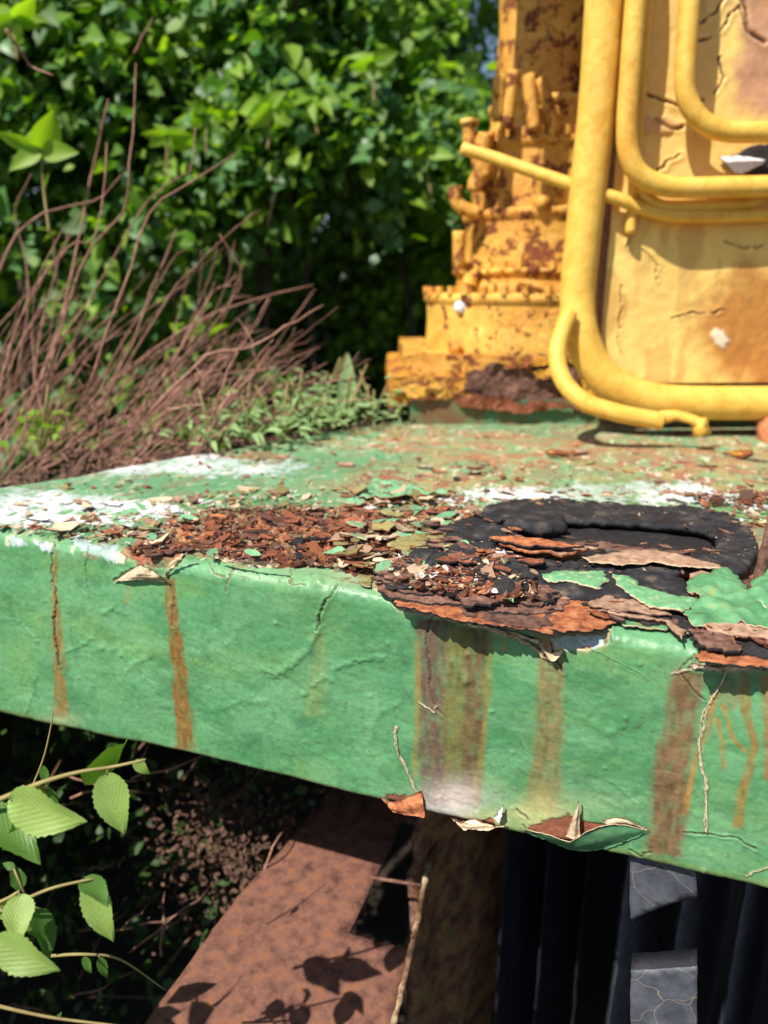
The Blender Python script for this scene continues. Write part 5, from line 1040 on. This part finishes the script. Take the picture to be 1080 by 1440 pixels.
ND = Vector((.76, -.65, 0)).normalized(); DD = Vector((-ND.y, ND.x, 0))
def turned(px0, Y):
    o_ = on_y(px0, 1300, Y); o_.z = 0; return (lambda a, z: o_ + DD * a + Vector((0, 0, z))), (tuple(DD), (0, 0, 1), tuple(ND))
fm, ax3 = turned(580, .74); sheet('web_plate', [(.008, -.42), (.14, -.21), (.30, -.21), (.30, -1.0), (-.01, -1.0), (-.005, -.7), (0, -.55)], fm, ax3, [M['mossy_rust'], M['rust_brown']], sl, .010, .010, .003, .012, 22, seed=72)
po = thing('black_timber_fender', 'row of black vertical fender timbers hanging in the shade below the deck', 'fender', tuple(on_y(790, 1440, .78)))
for i, x in enumerate((704, 762, 818)):
    fm, ax3 = turned(x, .80); sheet('timber', [(0, -.205), (.22, -.205), (.22, -1.02), (0, -1.02)], fm, ax3, [M['black_rib'], M['black_rib']], po, .0015, .010, .0006, .0018, 20, seed=80 + i)
bs = thing('black_hull_sheet', 'black crazed steel sheeting in shade at the lower right corner', 'steel sheet', tuple(on_y(1000, 1440, .77)))
for i, x in enumerate((872, 955, 1040, 1120)):
    fm, ax3 = turned(x, .70); sheet('sheet_panel', [(0, -.205), (.30, -.205), (.30, -1.02), (0, -1.02)], fm, ax3, [M['crackle'], M['black_rib']], bs, .003, .014, .0005, .002, 20, seed=90 + i)
ab = thing('sun_patch_plates', 'made-up black crazed plates cut to the shape of the sun patches at lower right', 'bracket', tuple(on_face(930, 1330, -.01)))  # plates added in the outline of the sun patches
for P in ([(886, 1180), (980, 1205), (980, 1262), (955, 1268), (920, 1280), (886, 1296)], [(887, 1364), (930, 1362), (981, 1358), (981, 1520), (886, 1520)]):
    sheet('sun_patch_plate', P, facef(-.012), FACE, [M['crackle'], M['black_rib']], ab, .018, .006, .0006, .001, 30, seed=len(P))


# undergrowth left: unseen off-frame mass added to shade, dark-coloured leaves in the lower left
rng = np.random.default_rng(31); n = 24000; P = np.stack([rng.uniform(-1.6, -.32, n), rng.uniform(-.1, 1.5, n), rng.uniform(-.62, -.17, n)], 1); px, py = proj(P); d = (P - np.array(CAM)) @ np.array(FWD)
k = ~((d > 0) & (px > -130 + 60 * rng.random(n)) & (py < 1560)); o = leaf_cloud('undergrowth', P[k], rng.uniform(.028, .048, k.sum()), norm_up(k.sum(), rng), rng.normal(0, .6, (k.sum(), 3)), M['leaf_a'], None, (-.9, .8, g)); tag(o, 'dense low undergrowth left of the deck, unseen, added to shade the lower left', 'undergrowth')
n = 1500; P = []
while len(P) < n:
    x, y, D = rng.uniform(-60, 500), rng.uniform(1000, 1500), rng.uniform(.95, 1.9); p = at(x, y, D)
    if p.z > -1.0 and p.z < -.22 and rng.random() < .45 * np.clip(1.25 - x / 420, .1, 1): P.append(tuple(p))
P = np.array(P); o = leaf_cloud('shaded_undergrowth', P, rng.uniform(.012, .030, n), norm_up(n, rng), rng.normal(0, .6, (n, 3)), M['leaf_shade_dark'], None, (-.3, 1.2, g)); tag(o, 'small leaves of shaded undergrowth below the deck edge', 'undergrowth')  # dark leaf copy gives these leaves their shade by colour
n = 2200; P = []
while len(P) < n:
    x, y = rng.normal(330, 60), rng.normal(1190, 55); p = at(x, y, rng.uniform(.95, 1.25)); P.append(tuple(p))
P = np.array(P); o = leaf_cloud('dead_leaf_heap', P, rng.uniform(.004, .012, n), norm_up(n, rng), rng.normal(0, .6, (n, 3)), M['litter'], None, tuple(P.mean(0))); tag(o, 'brown dead leaves heaped between undergrowth and rusted plate', 'dead leaves')
dt = thing('dead_stem_tangle', 'thin dead stems tangled in the shade left of the rusted plate', 'dead stems', W(250, 1300, 1.1)); rn = random.Random(77)
for k in range(46):
    x, y = rn.uniform(-10, 400), rn.uniform(1060, 1440); a = R_(rn.gauss(35, 35)); L = rn.uniform(40, 150); D = rn.uniform(.9, 1.25); twig([at(x, y, D), at(x + L * .5 * math.cos(a), y - L * .5 * math.sin(a) + rn.uniform(-8, 8), D), at(x + L * math.cos(a), y - L * math.sin(a), D + .05)], .0016, dt)

# sunlit sprigs in the lower left
D0 = .52
sprig('serrated_leaf_sprig', 'upper foreground sprig with large serrated leaves hanging below the deck corner', [(-60, 1150, .50), (0, 1124, .50), (60, 1100, .50), (110, 1086, .505), (160, 1078, .51), (205, 1068, .51)],
      [(150, 1086, 170, 1176, .51, .50, .30, .35), (112, 1086, 196, 1052, .51, .56, .30, .9), (70, 1108, 20, 1196, .52, .49, .34, -.5), (14, 1124, 106, 1164, .50, .48, .30, .6), (-26, 1140, 50, 1192, .51, .48, .26, -.4), (190, 1068, 208, 1092, .51, .51, .3, .4)], D0, 'leaf_sprig', .0022, 'sprig', 'stem')
sprig('serrated_leaf_sprig', 'middle foreground sprig ending in one drooping pale leaf', [(-40, 1300, .5), (20, 1272, .5), (70, 1250, .5), (120, 1238, .505), (138, 1236, .51)],
      [(125, 1236, 154, 1330, .51, .50, .24, .4), (118, 1236, 150, 1262, .51, .49, .28, -.5), (20, 1222, 4, 1212, .5, .5, .3, .2)], D0, 'leaf_sprig', .0016, 'sprig', 'stem')
sprig('serrated_leaf_sprig', 'lower foreground cluster of leaves at the left edge, one vivid yellow-green', [(-40, 1280, .5), (0, 1268, .5), (20, 1258, .5), (30, 1250, .5)],
      [(28, 1258, 24, 1324, .50, .48, .36, .2), (52, 1278, 76, 1345, .52, .50, .26, -.6), (40, 1268, 52, 1330, .53, .52, .30, .7), (-10, 1320, 74, 1372, .48, .47, .26, .5), (30, 1250, 18, 1216, .5, .5, .3, .1), (-10, 1290, 20, 1262, .5, .5, .3, .3)], D0, 'leaf_sprig', .0016, 'sprig', 'stem')
sprig('bare_stem', 'thin bent stem crossing the shade at lower left', [(60, 1345, .55), (120, 1342, .55), (170, 1350, .56), (232, 1392, .58)], [(118, 1344, 128, 1372, .55, .55, .2, .3), (140, 1345, 150, 1380, .55, .55, .2, .2)], D0, 'leaf_sprig_dark', .0014, 'stem', 'stem')
sprig('bare_stem', 'pale thin stem along the bottom left edge', [(-40, 1405, .5), (20, 1420, .5), (80, 1432, .5), (160, 1442, .5), (230, 1452, .5)], [(80, 1432, 86, 1424, .5, .5, .3, .1)], D0, 'leaf_sprig_dark', .0014, 'stem', 'stem')
sprig('bare_stem', 'upright green stem between the large foreground leaves', [(35, 1130, .6), (60, 1070, .6), (72, 1020, .6), (75, 1000, .6)], [(60, 1076, 66, 1108, .6, .6, .2, .3)], D0, 'leaf_sprig_dark', .0010, 'stem', 'stem')
# leaves above the frame's left that throw the shadows seen on the plate
